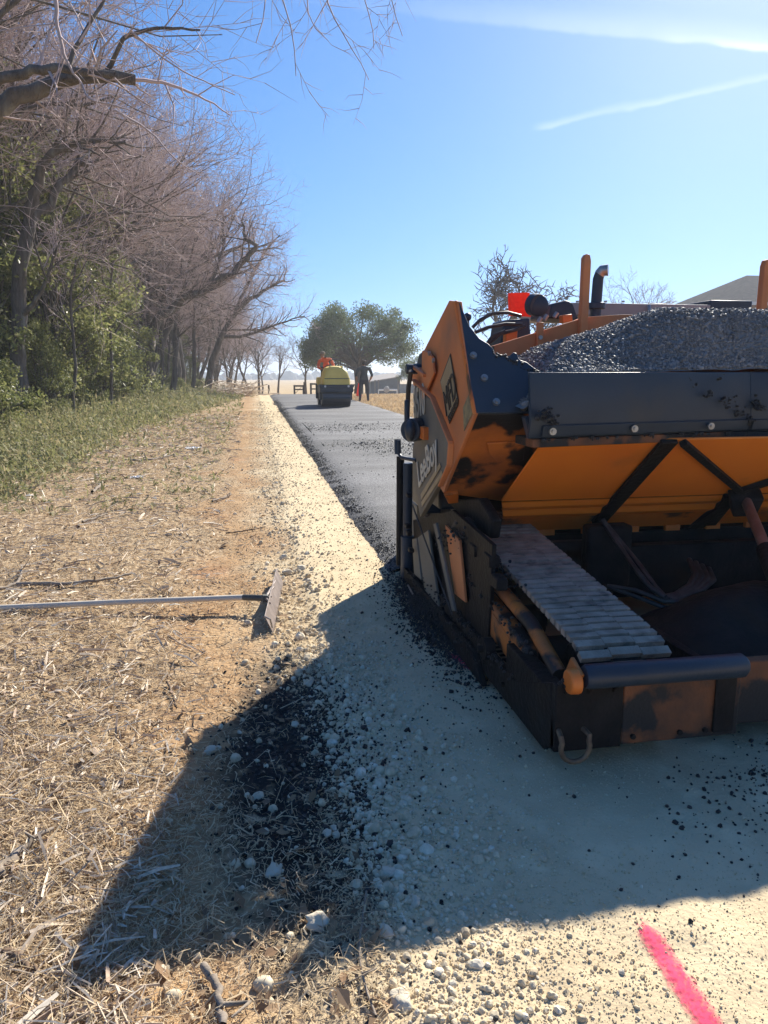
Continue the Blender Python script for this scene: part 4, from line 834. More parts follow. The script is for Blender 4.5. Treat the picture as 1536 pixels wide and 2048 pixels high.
B = [('pelvis', 'waist'), ('waist', 'chest'), ('chest', 'upper'), ('upper', 'neck'), ('upper', 'sl'), ('sl', 'el'), ('el', 'wl'), ('upper', 'sr'), ('sr', 'er'), ('er', 'wr'), ('pelvis', 'hl'), ('hl', 'kl'), ('kl', 'al'), ('al', 'tl'), ('pelvis', 'hr'), ('hr', 'kr'), ('kr', 'ar'), ('ar', 'tr')]
head(J, B, (-.19, -.33, .70), (-.75, -.5, -.45)); hand(J, B, 'L', 'wl', (-.19, -.57, .19), (.5, -.8, .1), (0, .3, 1)); hand(J, B, 'R', 'wr', (.05, -.61, .22), (-.5, -.8, .1), (0, -.3, 1))
def paint2(c):
    if c.z > .61 or (c.y < -.44 and c.z > .12 and c.x > -.27): return 0
    if c.z > .16: return 1
    return 2 if c.z > -.30 else 3
oper = figure('person', J, B, 'pelvis', [SKIN, SHIRT_OR, JEANS, BOOT], 'person in an orange shirt and khaki cap riding the yellow roller, leaning to the side', 'person', (RX - .19, RY + 1.16, RZ + 1.16), paint2)
oc = Vector(oper.location)
MB().ball(oc + Vector((-.185, -.32, .765)), .10, 16, 8, (1, 1.05, .75)).ball(oc + Vector((-.27, -.38, .745)), .07, 10, 6, (1, 1, .25)).done('cap', BEIGECAP, oper, 0, True)

# traffic cone beside the standing person
cz_ = SZ(718, 794); cn = thing('traffic_cone', (cz_.x, cz_.y, 0), 'orange traffic cone on the grass behind the standing person', 'traffic cone')
MB().cyl((cz_.x, cz_.y, .0), (cz_.x, cz_.y, .72), .17, 20, .03).done('cone_body', VEST, cn, 0, True)
MB().box((cz_.x - .2, cz_.y - .2, -.02), (cz_.x + .2, cz_.y + .2, .04)).done('cone_base', BLACK, cn, .01)

# ------------------------------------------------------------------ buildings, gates and far things
def far(px, py, Y): return SY(px, py, Y)
# hip-roofed house far right
Yh = 42.0
pA, pB, pC = far(1400, 602, Yh), far(1503, 549, Yh + 5), far(1620, 549, Yh + 5)
ez, rz = pA.z, pB.z; x0h, x1h = pA.x + 2.8, pA.x + 27; y0h, y1h = Yh, Yh + 11
hs_ = thing('house', (x0h + 12, y0h + 5, 0), 'house with a grey hip roof behind the paver', 'house')
MB().box((x0h + .5, y0h + .5, -.8), (x1h - .5, y1h - .5, ez - .02)).done('wall', mat('brick_wall', (.30, .20, .15), (.24, .16, .12), scale=4, rough=.9), hs_)
a_, b_, c_, d_ = (x0h, y0h, ez), (x1h, y0h, ez), (x1h, y1h, ez), (x0h, y1h, ez); r0, r1 = (pB.x, y0h + 5.5, rz), (x1h - 5.5, y0h + 5.5, rz)
rmb = MB(); rmb.add([a_, b_, c_, d_, r0, r1], [(0, 1, 5, 4), (1, 2, 5), (2, 3, 4, 5), (3, 0, 4), (0, 3, 2, 1)]); rf = rmb.done('roof', ROOF, hs_)
MB().box((x0h - .05, y0h - .05, ez - .18), (x1h + .05, y0h + .02, ez + .01)).done('fascia', WHITE, rf)
for k in range(4): w_ = MB().box((x0h + 2.5 + 5 * k, y0h + .44, ez - 2.2), (x0h + 3.7 + 5 * k, y0h + .5, ez - .8)).done('window', WHITE, hs_); MB().box((x0h + 2.58 + 5 * k, y0h + .42, ez - 2.12), (x0h + 3.62 + 5 * k, y0h + .435, ez - .88)).done('pane', GLASS, w_)
# dark shed with tan roof behind the standing person
Ys = 110.0
q0, q1, q2, q3 = far(742, 790, Ys), far(800, 790, Ys), far(755, 763, Ys), far(792, 754, Ys)
sh = thing('shed', (q0.x + 2, Ys + 3, q0.z), 'low dark shed with a tan metal roof beyond the standing person', 'shed')
MB().poly([q0, q1, Vector((q1.x, Ys, q3.z)), Vector((q0.x, Ys, q2.z))], (0, 6, 0)).done('wall', DARKWALL, sh)
MB().poly([Vector((q0.x - 1.2, Ys - .4, q2.z - .25)), Vector((q1.x + .1, Ys - .4, q3.z + .02)), Vector((q1.x + .1, Ys + 6, q3.z + .5)), Vector((q0.x - 1.2, Ys + 6, q2.z + .3))], (0, 0, .12)).done('roof', ROOFTAN, sh)
for px in (750, 757, 796): p = far(px, 790, Ys - .6); MB().box((p.x - .09, p.y - .09, p.z), (p.x + .09, p.y + .09, far(px, 760, Ys).z)).done('post', WOODM, sh)
p0, p1 = far(757, 780, 100), far(794, 780, 100)
rl = thing('white_rail', (p0.x, 100, p0.z), 'white horizontal pipe with a round knob in front of the dark shed', 'rail')
MB().cyl(p0, p1, .12, 12).done('pipe', WHITE, rl, 0, True); pm = far(773, 779, 99.9); MB().ball(pm, .42, 14, 8, (1, .5, 1)).done('knob', BEIGE, rl, 0, True)
for p in (p0, p1): MB().cyl(p, (p.x, p.y, float(terrain(p.x, p.y)) - .1), .06, 8).done('leg', WHITE, rl)
# long dark hedge-like wall right of the shed
p0, p1 = far(800, 792, 116), far(862, 768, 116)
tag(MB().box((p0.x, 116, p0.z - .5), (p1.x + 20, 116.5, p1.z)).done('garden_wall', mat('grey_stone_wall', (.16, .15, .15), (.11, .105, .10), scale=1.5, rough=.9, c3=(.22, .2, .19), scale3=.8), None), 'low dark stone wall to the right of the shed', 'wall')
# timber gate pieces where the path ends
def gate(px0, px1, pyt, pyb, Y, label, brace_):
    a, b = far(px0, pyb, Y), far(px1, pyb, Y); zt = far(px0, pyt, Y).z
    g = thing('timber_gate', (a.x, Y, a.z), label, 'gate', 'timber gates at the end of the path')
    for x in (a.x, b.x): MB().box((x - .07, Y - .07, a.z - .3), (x + .07, Y + .07, zt)).done('post', WOODM, g, .01)
    MB().box((a.x, Y - .05, zt - .14), (b.x, Y + .05, zt - .01)).done('top_rail', WOODM, g, .008)
    MB().box((a.x, Y - .04, (a.z + zt) / 2 - .05), (b.x, Y + .04, (a.z + zt) / 2 + .05)).done('middle_rail', WOODM, g, .008)
    if brace_: MB().bar((a.x, Y - .07, a.z), (b.x, Y - .07, zt), .09, .03).done('brace', WOODM, g)
gate(589, 607, 770, 788, 60, 'weathered timber gate, the left one with a diagonal brace', True)
gate(622, 642, 766, 790, 58, 'weathered timber gate post frame just left of the yellow roller', False)
gate(703, 722, 768, 792, 62, 'dark timber frame between the yellow roller and the standing person', False)
for px, t_, l_ in ((609, 764, 'thin dark fence post beside the braced gate'), (538, 770, 'dark fence post at the left end of the field')):
    a = far(px, 790, 60); tag(MB().cyl((a.x, a.y, a.z - .3), (a.x, a.y, far(px, t_, 60).z), .07, 10).done('fence_post', WOODM), l_, 'post')
# white litter on the verge
def litter(px, py, w, label, seed):
    p = SZ(px, py); p.z = gz(p.x, p.y); rg = np.random.default_rng(seed); n_ = 11
    X, Y = np.meshgrid(np.linspace(-1, 1, n_), np.linspace(-1, 1, n_)); Z = .22 * (1 + rg.uniform(-1, 1.2, (n_, n_))) * (1 - .5 * (X ** 2 + Y ** 2) / 2)
    V = np.stack([p.x + X * w + rg.normal(0, .1 * w, X.shape), p.y + Y * w * .8 + rg.normal(0, .1 * w, X.shape), p.z + Z * w * .8], -1).reshape(-1, 3)
    i = np.arange(n_ - 1)[:, None] * n_ + np.arange(n_ - 1)[None]
    tag(link('plastic_bag', np_mesh('plastic_bag', V, [np.stack([i, i + 1, i + n_ + 1, i + n_], -1).reshape(-1, 4)], False), WHITE), label, 'litter', 'litter on the verge')
litter(399, 808, .22, 'crumpled white plastic litter at the edge of the green weeds', 1)
litter(420, 806, .07, 'small scrap of white litter just right of the bigger white bag', 4)
litter(386, 897, .13, 'crumpled white litter among the sticks nearer the path', 2)
litter(274, 958, .08, 'small pale scrap of litter among the wood chips', 3)
# pink marking paint, sprayed as a thin film on the base
def sprayed(px0, px1, w, label, seed):
    a, b = SZ(*px0), SZ(*px1); d = (b - a).normalized(); s = Vector((-d.y, d.x, 0)); rg = np.random.default_rng(seed); n_ = 90; V = []; k = 9
    for i in range(n_):
        t = i / (n_ - 1); ww = w * 1.15 * (1 + .12 * float(fbm(i * .13, 0, seed))) * min(1, .25 + 4 * t)
        for j in range(k):
            u = j / (k - 1) * 2 - 1; p = a.lerp(b, t) + s * u * ww; V.append((p.x, p.y, float(base_z(p.x, p.y)) + .0045))
    i = np.arange(n_ - 1)[:, None] * k + np.arange(k - 1)[None]
    tag(link('paint_mark', np_mesh('paint_mark', V, [np.stack([i, i + 1, i + k + 1, i + k], -1).reshape(-1, 4)], True), PINKF), label, 'paint mark', 'pink survey marks')
PINKF = bpy.data.materials.new('sprayed_pink'); PINKF.use_nodes = True
_t = PINKF.node_tree; _b = _t.nodes['Principled BSDF']; _b.inputs['Base Color'].default_value = (.88, .07, .16, 1); _b.inputs['Roughness'].default_value = .9
_g = _t.nodes.new('ShaderNodeNewGeometry'); _n = _t.nodes.new('ShaderNodeTexNoise'); _n.inputs['Scale'].default_value = 90; _n.inputs['Detail'].default_value = 4; _t.links.new(_g.outputs['Position'], _n.inputs['Vector'])
_a = _t.nodes.new('ShaderNodeAttribute'); _a.attribute_name = 'cover'
_m = _t.nodes.new('ShaderNodeMath'); _m.operation = 'ADD'; _t.links.new(_n.outputs['Fac'], _m.inputs[0]); _t.links.new(_a.outputs['Fac'], _m.inputs[1])
_r = _t.nodes.new('ShaderNodeMapRange'); _t.links.new(_m.outputs[0], _r.inputs[0]); _r.inputs[1].default_value = .62; _r.inputs[2].default_value = 1.1; _t.links.new(_r.outputs[0], _b.inputs['Alpha'])
sprayed((1278, 1845), (1428, 2075), .050, 'bright pink spray paint line on the sunlit limestone base', 5)
sprayed((898, 1312), (945, 1346), .05, 'faint pink spray mark on the base in the shade beside the paver', 6)
for o in [o for o in bpy.data.objects if o.name.startswith('paint_mark')]:
    at = o.data.attributes.new('cover', 'FLOAT', 'POINT'); n_ = len(o.data.vertices); k = 9
    u = np.abs(np.arange(n_) % k / (k - 1) * 2 - 1); t_ = (np.arange(n_) // k) / (n_ // k - 1)
    at.data.foreach_set('value', (.58 - 1.0 * u ** 1.6) * np.clip(t_ * 8, .3, 1) - (.15 if o.name.endswith('001') else 0))
# ------------------------------------------------------------------ trees
class Tubes:
    def __init__(s): s.g = {}
    def add(s, P, R, k): s.g.setdefault((len(P), k), ([], [])); a, b = s.g[(len(P), k)]; a.append(P); b.append(R)
    def arrays(s):
        Vs, Fs, base = [], [], 0
        for (n, k), (P, R) in s.g.items():
            P = np.asarray(P, float); R = np.asarray(R, float); m = len(P)
            T = np.empty_like(P); T[:, 1:-1] = P[:, 2:] - P[:, :-2]; T[:, 0] = P[:, 1] - P[:, 0]; T[:, -1] = P[:, -1] - P[:, -2]
            T /= np.linalg.norm(T, axis=2, keepdims=True) + 1e-9
            D = P[:, -1] - P[:, 0]; ref = np.where((np.abs(D[:, 2]) > .8 * np.linalg.norm(D, axis=1))[:, None], [[1., .13, 0]], [[.07, .05, 1.]])[:, None]
            A = np.cross(T, ref); A /= np.linalg.norm(A, axis=2, keepdims=True) + 1e-9; Bn = np.cross(T, A)
            an = 2 * np.pi * np.arange(k) / k
            V = P[:, :, None] + R[:, :, None, None] * (A[:, :, None] * np.cos(an)[None, None, :, None] + Bn[:, :, None] * np.sin(an)[None, None, :, None])
            i = np.arange(n - 1)[:, None] * k; j = np.arange(k)[None]
            f = np.stack([i + j, i + (j + 1) % k, i + k + (j + 1) % k, i + k + j], -1).reshape(-1, 4)
            Fs.append((f[None] + (np.arange(m) * n * k)[:, None, None] + base).reshape(-1, 4)); Vs.append(V.reshape(-1, 3)); base += m * n * k
        return np.concatenate(Vs), Fs
def unit(v): return v / (np.linalg.norm(v) + 1e-9)
def branch(rng, p, d, L, r, lev, wood, twig, cfg):
    n = 6 if lev <= 1 else 4 if lev == 2 else 3
    P = [np.array(p, float)]; R = [r]; d = unit(np.array(d, float))
    last = lev >= cfg['max']
    for i in range(1, n):
        d = unit(d + rng.normal(0, cfg['gnarl'] * (1 if lev else .5), 3) + np.array([cfg['lean'], 0, cfg['up'][min(lev, len(cfg['up']) - 1)]]) * (1.0 / n))
        P.append(P[-1] + d * L / (n - 1)); R.append(r * (1 - (.62 if not last else .75) * i / (n - 1)))
    (twig if lev >= cfg['twig'] else wood).add(P, R, 8 if lev == 0 else 6 if lev == 1 else 4 if lev == 2 and not cfg.get('fine') else 3)
    if last: return
    kids(rng, P, R, L, lev, wood, twig, cfg)
def kids(rng, P, R, L, lev, wood, twig, cfg, t0=None):
    n = len(P); cnt = cfg['n'][min(lev, len(cfg['n']) - 1)]; cnt = max(1, int(rng.normal(cnt, .8)))
    lo = cfg['t0'][min(lev, len(cfg['t0']) - 1)] if t0 is None else t0; ph = rng.uniform(0, 6.28)
    for q in range(cnt):
        t = lo + (1 - lo) * (q + rng.uniform(.2, .9)) / cnt; t = min(t, .995); f = t * (n - 1); i = int(f); a = f - i
        p = np.array(P[i]) * (1 - a) + np.array(P[i + 1]) * a; rr = R[i] * (1 - a) + R[i + 1] * a; d = unit(np.array(P[i + 1]) - np.array(P[i]))
        x = unit(np.cross(d, [.3, .2, .9])); y = np.cross(d, x); ph += 2.4 + rng.normal(0, .5)
        th = math.radians(rng.uniform(*cfg['ang'])); nd = d * math.cos(th) + (x * math.cos(ph) + y * math.sin(ph)) * math.sin(th)
        branch(rng, p, nd, L * rng.uniform(*cfg['len']) * (1.1 - .35 * t), max(min(rr * rng.uniform(.5, .72), L * .016), cfg['rmin']), lev + 1, wood, twig, cfg)
BARE = dict(max=4, twig=3, gnarl=.20, lean=.10, up=[.45, .6, .5, .35, .25], n=[8, 8, 6, 6], t0=[.40, .2, .15, .1], ang=(28, 62), len=(.48, .74), rmin=.006)
def tree_mesh(rng, H, r, cfg, d=(0, 0, 1)):
    w, t = Tubes(), Tubes(); branch(rng, (0, 0, -.2), d, H, r, 0, w, t, cfg); return w, t
def tubes_mesh(name, T, smooth=True): V, Fs = T.arrays(); return np_mesh(name, V, Fs, smooth)
def place_tree(w, t, loc, rz, sc, label, group=None, cat='tree', name='bare_tree', twm=None):
    o = thing(name, loc, label, cat, group); o.rotation_euler = (0, 0, rz); o.scale = (sc, sc, sc)
    for nm, me, m in (('trunk', w, BARK), ('crown', t, twm or TWIG)):
        if me is None: continue
        if not me.materials: me.materials.append(m)
        c = bpy.data.objects.new(nm, me); COL.objects.link(c); c.parent = o
    return o
VAR = []
for k in range(6):
    rg = np.random.default_rng(100 + k); cfg = dict(BARE); cfg['lean'] = rg.uniform(.05, .35)
    w, t = tree_mesh(rg, rg.uniform(6.2, 7.4), rg.uniform(.13, .19), cfg, (rg.uniform(0, .35), rg.uniform(-.15, .15), 1)); VAR.append((tubes_mesh('trunk', w), tubes_mesh('crown', t)))
rg = np.random.default_rng(5)
spots = []
for Y in np.concatenate([np.arange(13, 48, 2.0), np.arange(48, 84, 3.2)]):
    edge_x = -6.0 + 3.0 * float(sstep(Y, 24, 60))
    for row in range(2 if Y < 40 else 3): spots.append((edge_x - 1.0 - row * 2.6 + rg.uniform(-.8, .8), Y + rg.uniform(-.9, .9), row))
G_ = 'bare trees of the dense woodland left of the path'
for i, (x, y, row) in enumerate(spots):
    w, t = VAR[int(rg.integers(6))]; sc = rg.uniform(.92, 1.2) * (1.12 if y < 24 else 1.2 if y < 52 else .98)
    place_tree(w, t, (x, y, gz(x, y)), rg.uniform(-.8, .8), sc, 'bare twiggy tree in the dense woodland left of the path', G_)
for i in range(9):
    y = rg.uniform(58, 84); p = SY(rg.uniform(430, 532), 770, y); w, t = VAR[int(rg.integers(6))]
    place_tree(w, t, (p.x, y, gz(p.x, y)), rg.uniform(0, 6.2), rg.uniform(.55, .8), 'small bare tree in the hazy far end of the woodland', 'small bare trees at the far end of the woodland')
# trees whose limbs the picture lets one follow
def traced(name, limbs, label, loc, cfg, seed, twigs=1.0, cat='tree', kidlev=1, twm=None, Lk=2.2):
    """limbs: list of (photo points, depth(s), r0, r1, lowest fraction that carries twigs or None)"""
    rng = np.random.default_rng(seed); w, t = Tubes(), Tubes(); loc = Vector(loc)
    for pts, Y, r0, r1, lo in limbs:
        Ys_ = Y if isinstance(Y, (list, tuple)) else [Y] * len(pts)
        P = [np.array(SY(p[0], p[1], yy) - loc) if not isinstance(p, Vector) else np.array(p - loc) for p, yy in zip(pts, Ys_)]
        # resample smoothly
        P = np.array(P); d = np.concatenate([[0], np.cumsum(np.linalg.norm(np.diff(P, axis=0), axis=1))]); m = max(6, len(P) * 3)
        s_ = np.linspace(0, d[-1], m); Q = np.stack([np.interp(s_, d, P[:, k]) for k in range(3)], -1)
        for _ in range(2): Q[1:-1] = (Q[:-2] + 2 * Q[1:-1] + Q[2:]) / 4
        Q[1:-1] += rng.normal(0, .25 * r0, Q[1:-1].shape); R = np.linspace(r0, r1, m)
        (w if r0 > .02 else t).add(list(Q), list(R), 10 if r0 > .08 else 6 if r0 > .02 else 4)
        if lo is not None: c2 = dict(cfg); c2['n'] = [0] + [max(1, int(cfg['n'][1] * twigs * max(1, d[-1] / 2.0)))] + list(cfg['n'][2:]); kids(rng, list(Q), list(R), Lk, kidlev, w, t, c2, lo)
    return place_tree(tubes_mesh('trunk', w), tubes_mesh('crown', t), loc, 0, 1, label, None, cat, name, twm)
TR = dict(BARE); TR.update(n=[8, 6, 6, 5], rmin=.006)
b0 = SY(38, 855, 19.5)
traced('forked_tree', [(((40, 862), (38, 760), (40, 640), (38, 540), (60, 440)), 19.5, .20, .15, None), (((60, 440), (70, 385), (88, 320), (120, 290), (175, 282), (250, 285)), [19.5, 19.4, 19.2, 19, 18.8, 18.5], .14, .03, .45), (((58, 445), (85, 415), (120, 375), (150, 335), (185, 325)), [19.5, 19.6, 19.8, 20, 20.2], .12, .06, .5), (((38, 640), (75, 600), (95, 545), (118, 490)), [19.5, 19.2, 19, 18.8], .07, .025, .5)],
       'grey-barked tree forking above the evergreens at the woodland edge', (b0.x, b0.y, gz(b0.x, b0.y)), TR, 31, 1.2)
b0 = SY(285, 800, 33)
traced('leaning_tree', [(((288, 800), (300, 700), (305, 650), (350, 605), (410, 578), (465, 548), (488, 520)), 33, .24, .13, .5), (((488, 520), (505, 505), (516, 492), (490, 480), (482, 440)), [33, 32.8, 32.6, 32.6, 32.4], .12, .04, .1), (((410, 578), (440, 530), (450, 470), (470, 430)), [33, 33.3, 33.6, 34], .09, .03, .2)],
       'thick dark trunk leaning strongly out towards the path', (b0.x, b0.y, gz(b0.x, b0.y)), TR, 32, 1.3)
b0 = SY(416, 770, 44)
traced('arching_tree', [(((416, 775), (425, 715), (445, 665), (470, 620), (520, 585), (570, 560)), 44, .22, .06, .35), (((440, 675), (490, 672), (540, 655), (575, 640), (610, 632)), [44, 43.6, 43.2, 42.8, 42.4], .10, .025, .25), (((450, 660), (500, 660), (550, 658)), [44, 44.4, 44.8], .08, .03, .3), (((470, 620), (500, 560), (530, 500), (560, 470)), [44, 44.4, 44.8, 45], .10, .03, .2)],
       'dark arching tree at the path edge with low limbs reaching right', (b0.x, b0.y, gz(b0.x, b0.y)), TR, 33, 1.4)
for i, (px, Y, top, r, lab) in enumerate(((318, 38, 560, .14, 'upright dark trunk just left of the arching tree'), (345, 39, 590, .15, 'second upright trunk beside it, slightly thicker at the foot'), (383, 42, 560, .13, 'slim upright trunk close behind the arching tree'), (140, 20.5, 520, .055, 'slim curved trunk rising out of the evergreen thicket'), (215, 23.5, 520, .06, 'slender grey trunk in the gap between evergreens'))):
    b = SY(px, 790, Y); g = gz(b.x, b.y); tp = SY(px + 12, top, Y)
    traced('slim_tree', [((Vector((b.x, Y, g - .1)), b.lerp(tp, .3) + Vector((.1, 0, 0)), b.lerp(tp, .65) + Vector((-.1, 0, 0)), tp), [Y] * 4, r, r * .5, .55)], lab, (b.x, b.y, g), TR, 40 + i, .8)
# foreground tree left of the frame: one thick limb crosses the upper left, another hangs twigs into the top of the picture
FT = dict(BARE); FT.update(n=[8, 6, 6, 5], rmin=.0028, gnarl=.26, up=[.2, .1, 0, -.06, -.1], lean=.05, len=(.42, .68), twig=2)
tx = Vector((-5.0, 7.6, gz(-5.0, 7.6)))
fork = tx + Vector((.1, 0, 3.0))
hub = Vector((-3.9, 6.6, 5.7)); over = [fork, hub, Vector((-2.2, 6.4, 6.35)), Vector((-.4, 6.4, 6.2)), Vector((.7, 6.5, 5.9)), Vector((1.7, 6.6, 5.65))]
L1 = [fork, SY(-20, 228, 8.2), SY(60, 186, 8.2), SY(130, 162, 8.2), SY(200, 156, 8.2), SY(270, 160, 8.2)]
traced('overhanging_tree', [([tx - Vector((0, 0, .2)), tx + Vector((-.05, 0, 1.5)), fork], [7.6] * 3, .30, .22, None),
    (over, [0] * 6, .16, .035, None),
    (L1, [0] * 6, .155, .05, .55), ([SY(-20, 170, 8.0), SY(60, 140, 8.0), SY(130, 138, 7.9), SY(230, 150, 7.9)], [0] * 4, .05, .03, .3),
    ([SY(200, 156, 8.2), SY(235, 110, 8.1), SY(238, 80, 8.0), SY(300, 55, 7.9), SY(400, 60, 7.8)], [0] * 5, .028, .008, .2),
    ([SY(130, 160, 8.2), SY(150, 90, 8.3), SY(200, 20, 8.4), SY(225, -40, 8.5)], [0] * 4, .026, .012, .2),
    ([SY(270, 160, 8.2), SY(330, 165, 8.1), SY(400, 190, 8.0), SY(460, 230, 7.9)], [0] * 4, .020, .005, .1),
    ([SY(110, -20, 7.2), SY(115, 60, 7.2), SY(125, 100, 7.2), SY(140, 140, 7.2), SY(165, 170, 7.2)], [0] * 5, .018, .008, .3),
    ([SY(165, 170, 7.2), SY(175, 200, 7.1), SY(250, 215, 7.0), SY(282, 230, 7.0)], [0] * 4, .010, .004, .2),
    ([SY(260, 60, 7.9), SY(330, 120, 7.8), SY(380, 150, 7.7), SY(470, 190, 7.6)], [0] * 4, .010, .004, .1),
    ([SY(230, 220, 7.9), SY(300, 260, 7.8), SY(350, 320, 7.7), SY(400, 350, 7.6)], [0] * 4, .012, .004, .1),
    ([over[3], SY(560, -8, 6.4), SY(582, 30, 6.3), SY(590, 80, 6.2), SY(592, 152, 6.2)], [0] * 5, .016, .003, .3),
    ([over[3], SY(545, -10, 6.4), SY(527, 40, 6.3), SY(512, 86, 6.2)], [0] * 4, .012, .003, .3),
    ([over[4], SY(645, -15, 6.5), SY(668, 40, 6.4), SY(690, 75, 6.4), SY(715, 112, 6.3), SY(738, 160, 6.3)], [0] * 6, .016, .003, .3),
    ([over[4], SY(620, -5, 6.5), SY(600, 30, 6.4), SY(640, 75, 6.4), SY(655, 80, 6.4)], [0] * 5, .012, .003, .3),
    ([over[5], SY(715, -20, 6.6), SY(740, 30, 6.5), SY(752, 58, 6.5), SY(748, 98, 6.5)], [0] * 5, .012, .003, .3),
    ([over[5], SY(770, -20, 6.6), SY(790, 30, 6.5), SY(805, 72, 6.5)], [0] * 4, .010, .003, .3)],
    'big bare tree whose thick dark limb and hanging twigs reach in from the upper left', tx, FT, 51, 1.2, kidlev=2, Lk=.95)
# solitary trees beyond the path
OAK = dict(BARE); OAK.update(gnarl=.42, lean=0, up=[.2, .15, .15, .1, 0], n=[9, 7, 6, 4], ang=(35, 75), rmin=.022, twig=3, t0=[.3, .2, .15, .1])
rg = np.random.default_rng(77); w, t = tree_mesh(rg, 4.6, .26, OAK); p = SY(985, 780, 43)
place_tree(tubes_mesh('trunk', w), tubes_mesh('crown', t), (p.x + .4, 43, gz(p.x, 43)), 2.2, 1.45, 'gnarled bare oak with crooked branches behind the paver hopper', twm=TWIG_DARK)
SM = dict(BARE); SM.update(lean=0, n=[7, 6, 5, 4], rmin=.012, up=[.4, .45, .3, .2, 0], ang=(22, 45)); rg = np.random.default_rng(78)
for px, Y, sc, lab in ((556, 74, .82, 'small bare tree standing by the field, left of the timber gates'), (612, 70, .84, 'bare tree with a slender split trunk behind the timber gates'), (519, 66, .85, 'bare tree at the far end of the woodland edge')):
    w, t = tree_mesh(rg, 4.6, .15, SM, (rg.uniform(-.1, .1), 0, 1)); p = SY(px, 780, Y); place_tree(tubes_mesh('trunk', w), tubes_mesh('crown', t), (p.x, Y, gz(p.x, Y)), rg.uniform(0, 6), sc, lab, twm=TWIG_PALE)
w, t = tree_mesh(rg, 5.2, .18, SM); p = SY(1290, 640, 70)
place_tree(tubes_mesh('trunk', w), tubes_mesh('crown', t), (p.x, 70, gz(p.x, 70)), 0, 1.55, 'feathery bare treetop showing above the paver engine hood', twm=TWIG_PALE)
# leafy plants: crowns of many small leaf faces round clump centres
def leaves(rng, C, RAD, n_each, size, squash=.8):
    C = np.asarray(C, float); m = len(C); idx = np.repeat(np.arange(m), n_each); n = len(idx)
    v = rng.normal(size=(n, 3)); v /= np.linalg.norm(v, axis=1, keepdims=True); v *= (rng.uniform(0, 1, n) ** .45)[:, None]
    P = C[idx] + v * np.asarray(RAD)[idx][:, None] * np.array([1, 1, squash]); M_ = rot_batch(n, rng); s_ = size * rng.uniform(.55, 1.25, n)
    q = np.array([[-.5, 0, 0], [0, -.26, .06], [.5, 0, 0], [0, .26, .06]])
    V = np.einsum('nij,kj->nki', M_, q) * s_[:, None, None] + P[:, None]
    return V.reshape(-1, 3), np.arange(4 * n).reshape(-1, 4)
def bush(rng, H, W_, n_cl, n_lf, size, stems=5):
    w = Tubes(); C, Rr = [], []
    for k in range(n_cl):
        z = H * (.08 + .92 * rng.uniform(0, 1) ** .8); prof_ = math.sin(min(1, .25 + z / H * .9) * math.pi * .92) ** .6; a = rng.uniform(0, 6.28); r = W_ * prof_ * math.sqrt(rng.uniform(.05, 1))
        C.append((r * math.cos(a), r * math.sin(a), z)); Rr.append(rng.uniform(.14, .42) * W_ * .85)
    for s_ in range(stems):
        k = int(rng.integers(n_cl)); e = np.array(C[k]); b = np.array([rng.normal(0, .12), rng.normal(0, .12), -.1]); P = [b + (e - b) * f + np.array([rng.normal(0, .08), rng.normal(0, .08), .25 * math.sin(f * 3.1)]) for f in np.linspace(0, 1, 6)]
        w.add(P, list(np.linspace(.05, .012, 6)), 6)
    for k in range(n_cl):
        e = np.array(C[k]); b = e * np.array([.25, .25, .6]); w.add([b, (b + e) / 2 + rng.normal(0, .05, 3), e], [.014, .010, .005], 4)
    V, Fq = leaves(rng, C, Rr, n_lf, size)
    return tubes_mesh('trunk', w), np_mesh('crown', V, [Fq])
EV = []
for k in range(5):
    rg = np.random.default_rng(200 + k); EV.append(bush(rg, rg.uniform(4.0, 5.5), rg.uniform(1.3, 1.8), 80, 190, .085))
LOW = [bush(np.random.default_rng(220 + k), 1.7, 1.15, 34, 150, .085, 6) for k in range(4)]
for i, (w_, c_) in enumerate(EV): w_.materials.append(BARK); c_.materials.append(LEAF if i % 2 else LEAF2)
for i, (w_, c_) in enumerate(LOW): w_.materials.append(BARK); c_.materials.append(LEAF2 if i % 2 else LEAF)
rg = np.random.default_rng(9)
def shrub(x, y, var, sc, label, group, name='evergreen_shrub', rz=None):
    w_, c_ = var; return place_tree(w_, c_, (x, y, gz(x, y)), rg.uniform(0, 6) if rz is None else rz, sc, label, group, 'shrub', name)
Gs = 'evergreen shrubs under the bare trees'
for (x, y, v, sc, lab) in ((-7.1, 21.2, 0, 1.75, 'tall pale green evergreen at the left edge of the picture'), (-8.2, 24.6, 1, 1.8, 'tall dark evergreen behind the forked tree'), (-5.6, 22.6, 2, 1.35, 'bright green evergreen right of the forked tree'), (-5.2, 26.4, 3, 1.25, 'evergreen with a rounded top further along the woodland edge'), (-5.6, 30.0, 4, 1.2, 'dark evergreen behind the leaning trunk'), (-6.4, 25.6, 0, 1.75, 'tall pale evergreen mixed with bare trunks in the middle of the woodland edge'), (-7.0, 31.0, 3, 1.8, 'tall evergreen whose top meets the lower bare branches'), (-5.9, 27.8, 2, 1.45, 'tall loose evergreen between the rounded one and the leaning trunk'), (-5.3, 20.2, 3, .5, 'low bright evergreen in front of the forked tree')):
    shrub(x, y, EV[v], sc, lab, Gs)
for i in range(46):
    y = rg.uniform(14, 70); x = -7.4 + 2.9 * float(sstep(y, 24, 60)) - rg.uniform(0, 5.5); shrub(x, y, EV[int(rg.integers(5))], rg.uniform(.8, 1.3) * (1 if y < 34 else .65), 'evergreen shrub deep in the woodland shade', 'evergreen shrubs deep in the woodland')
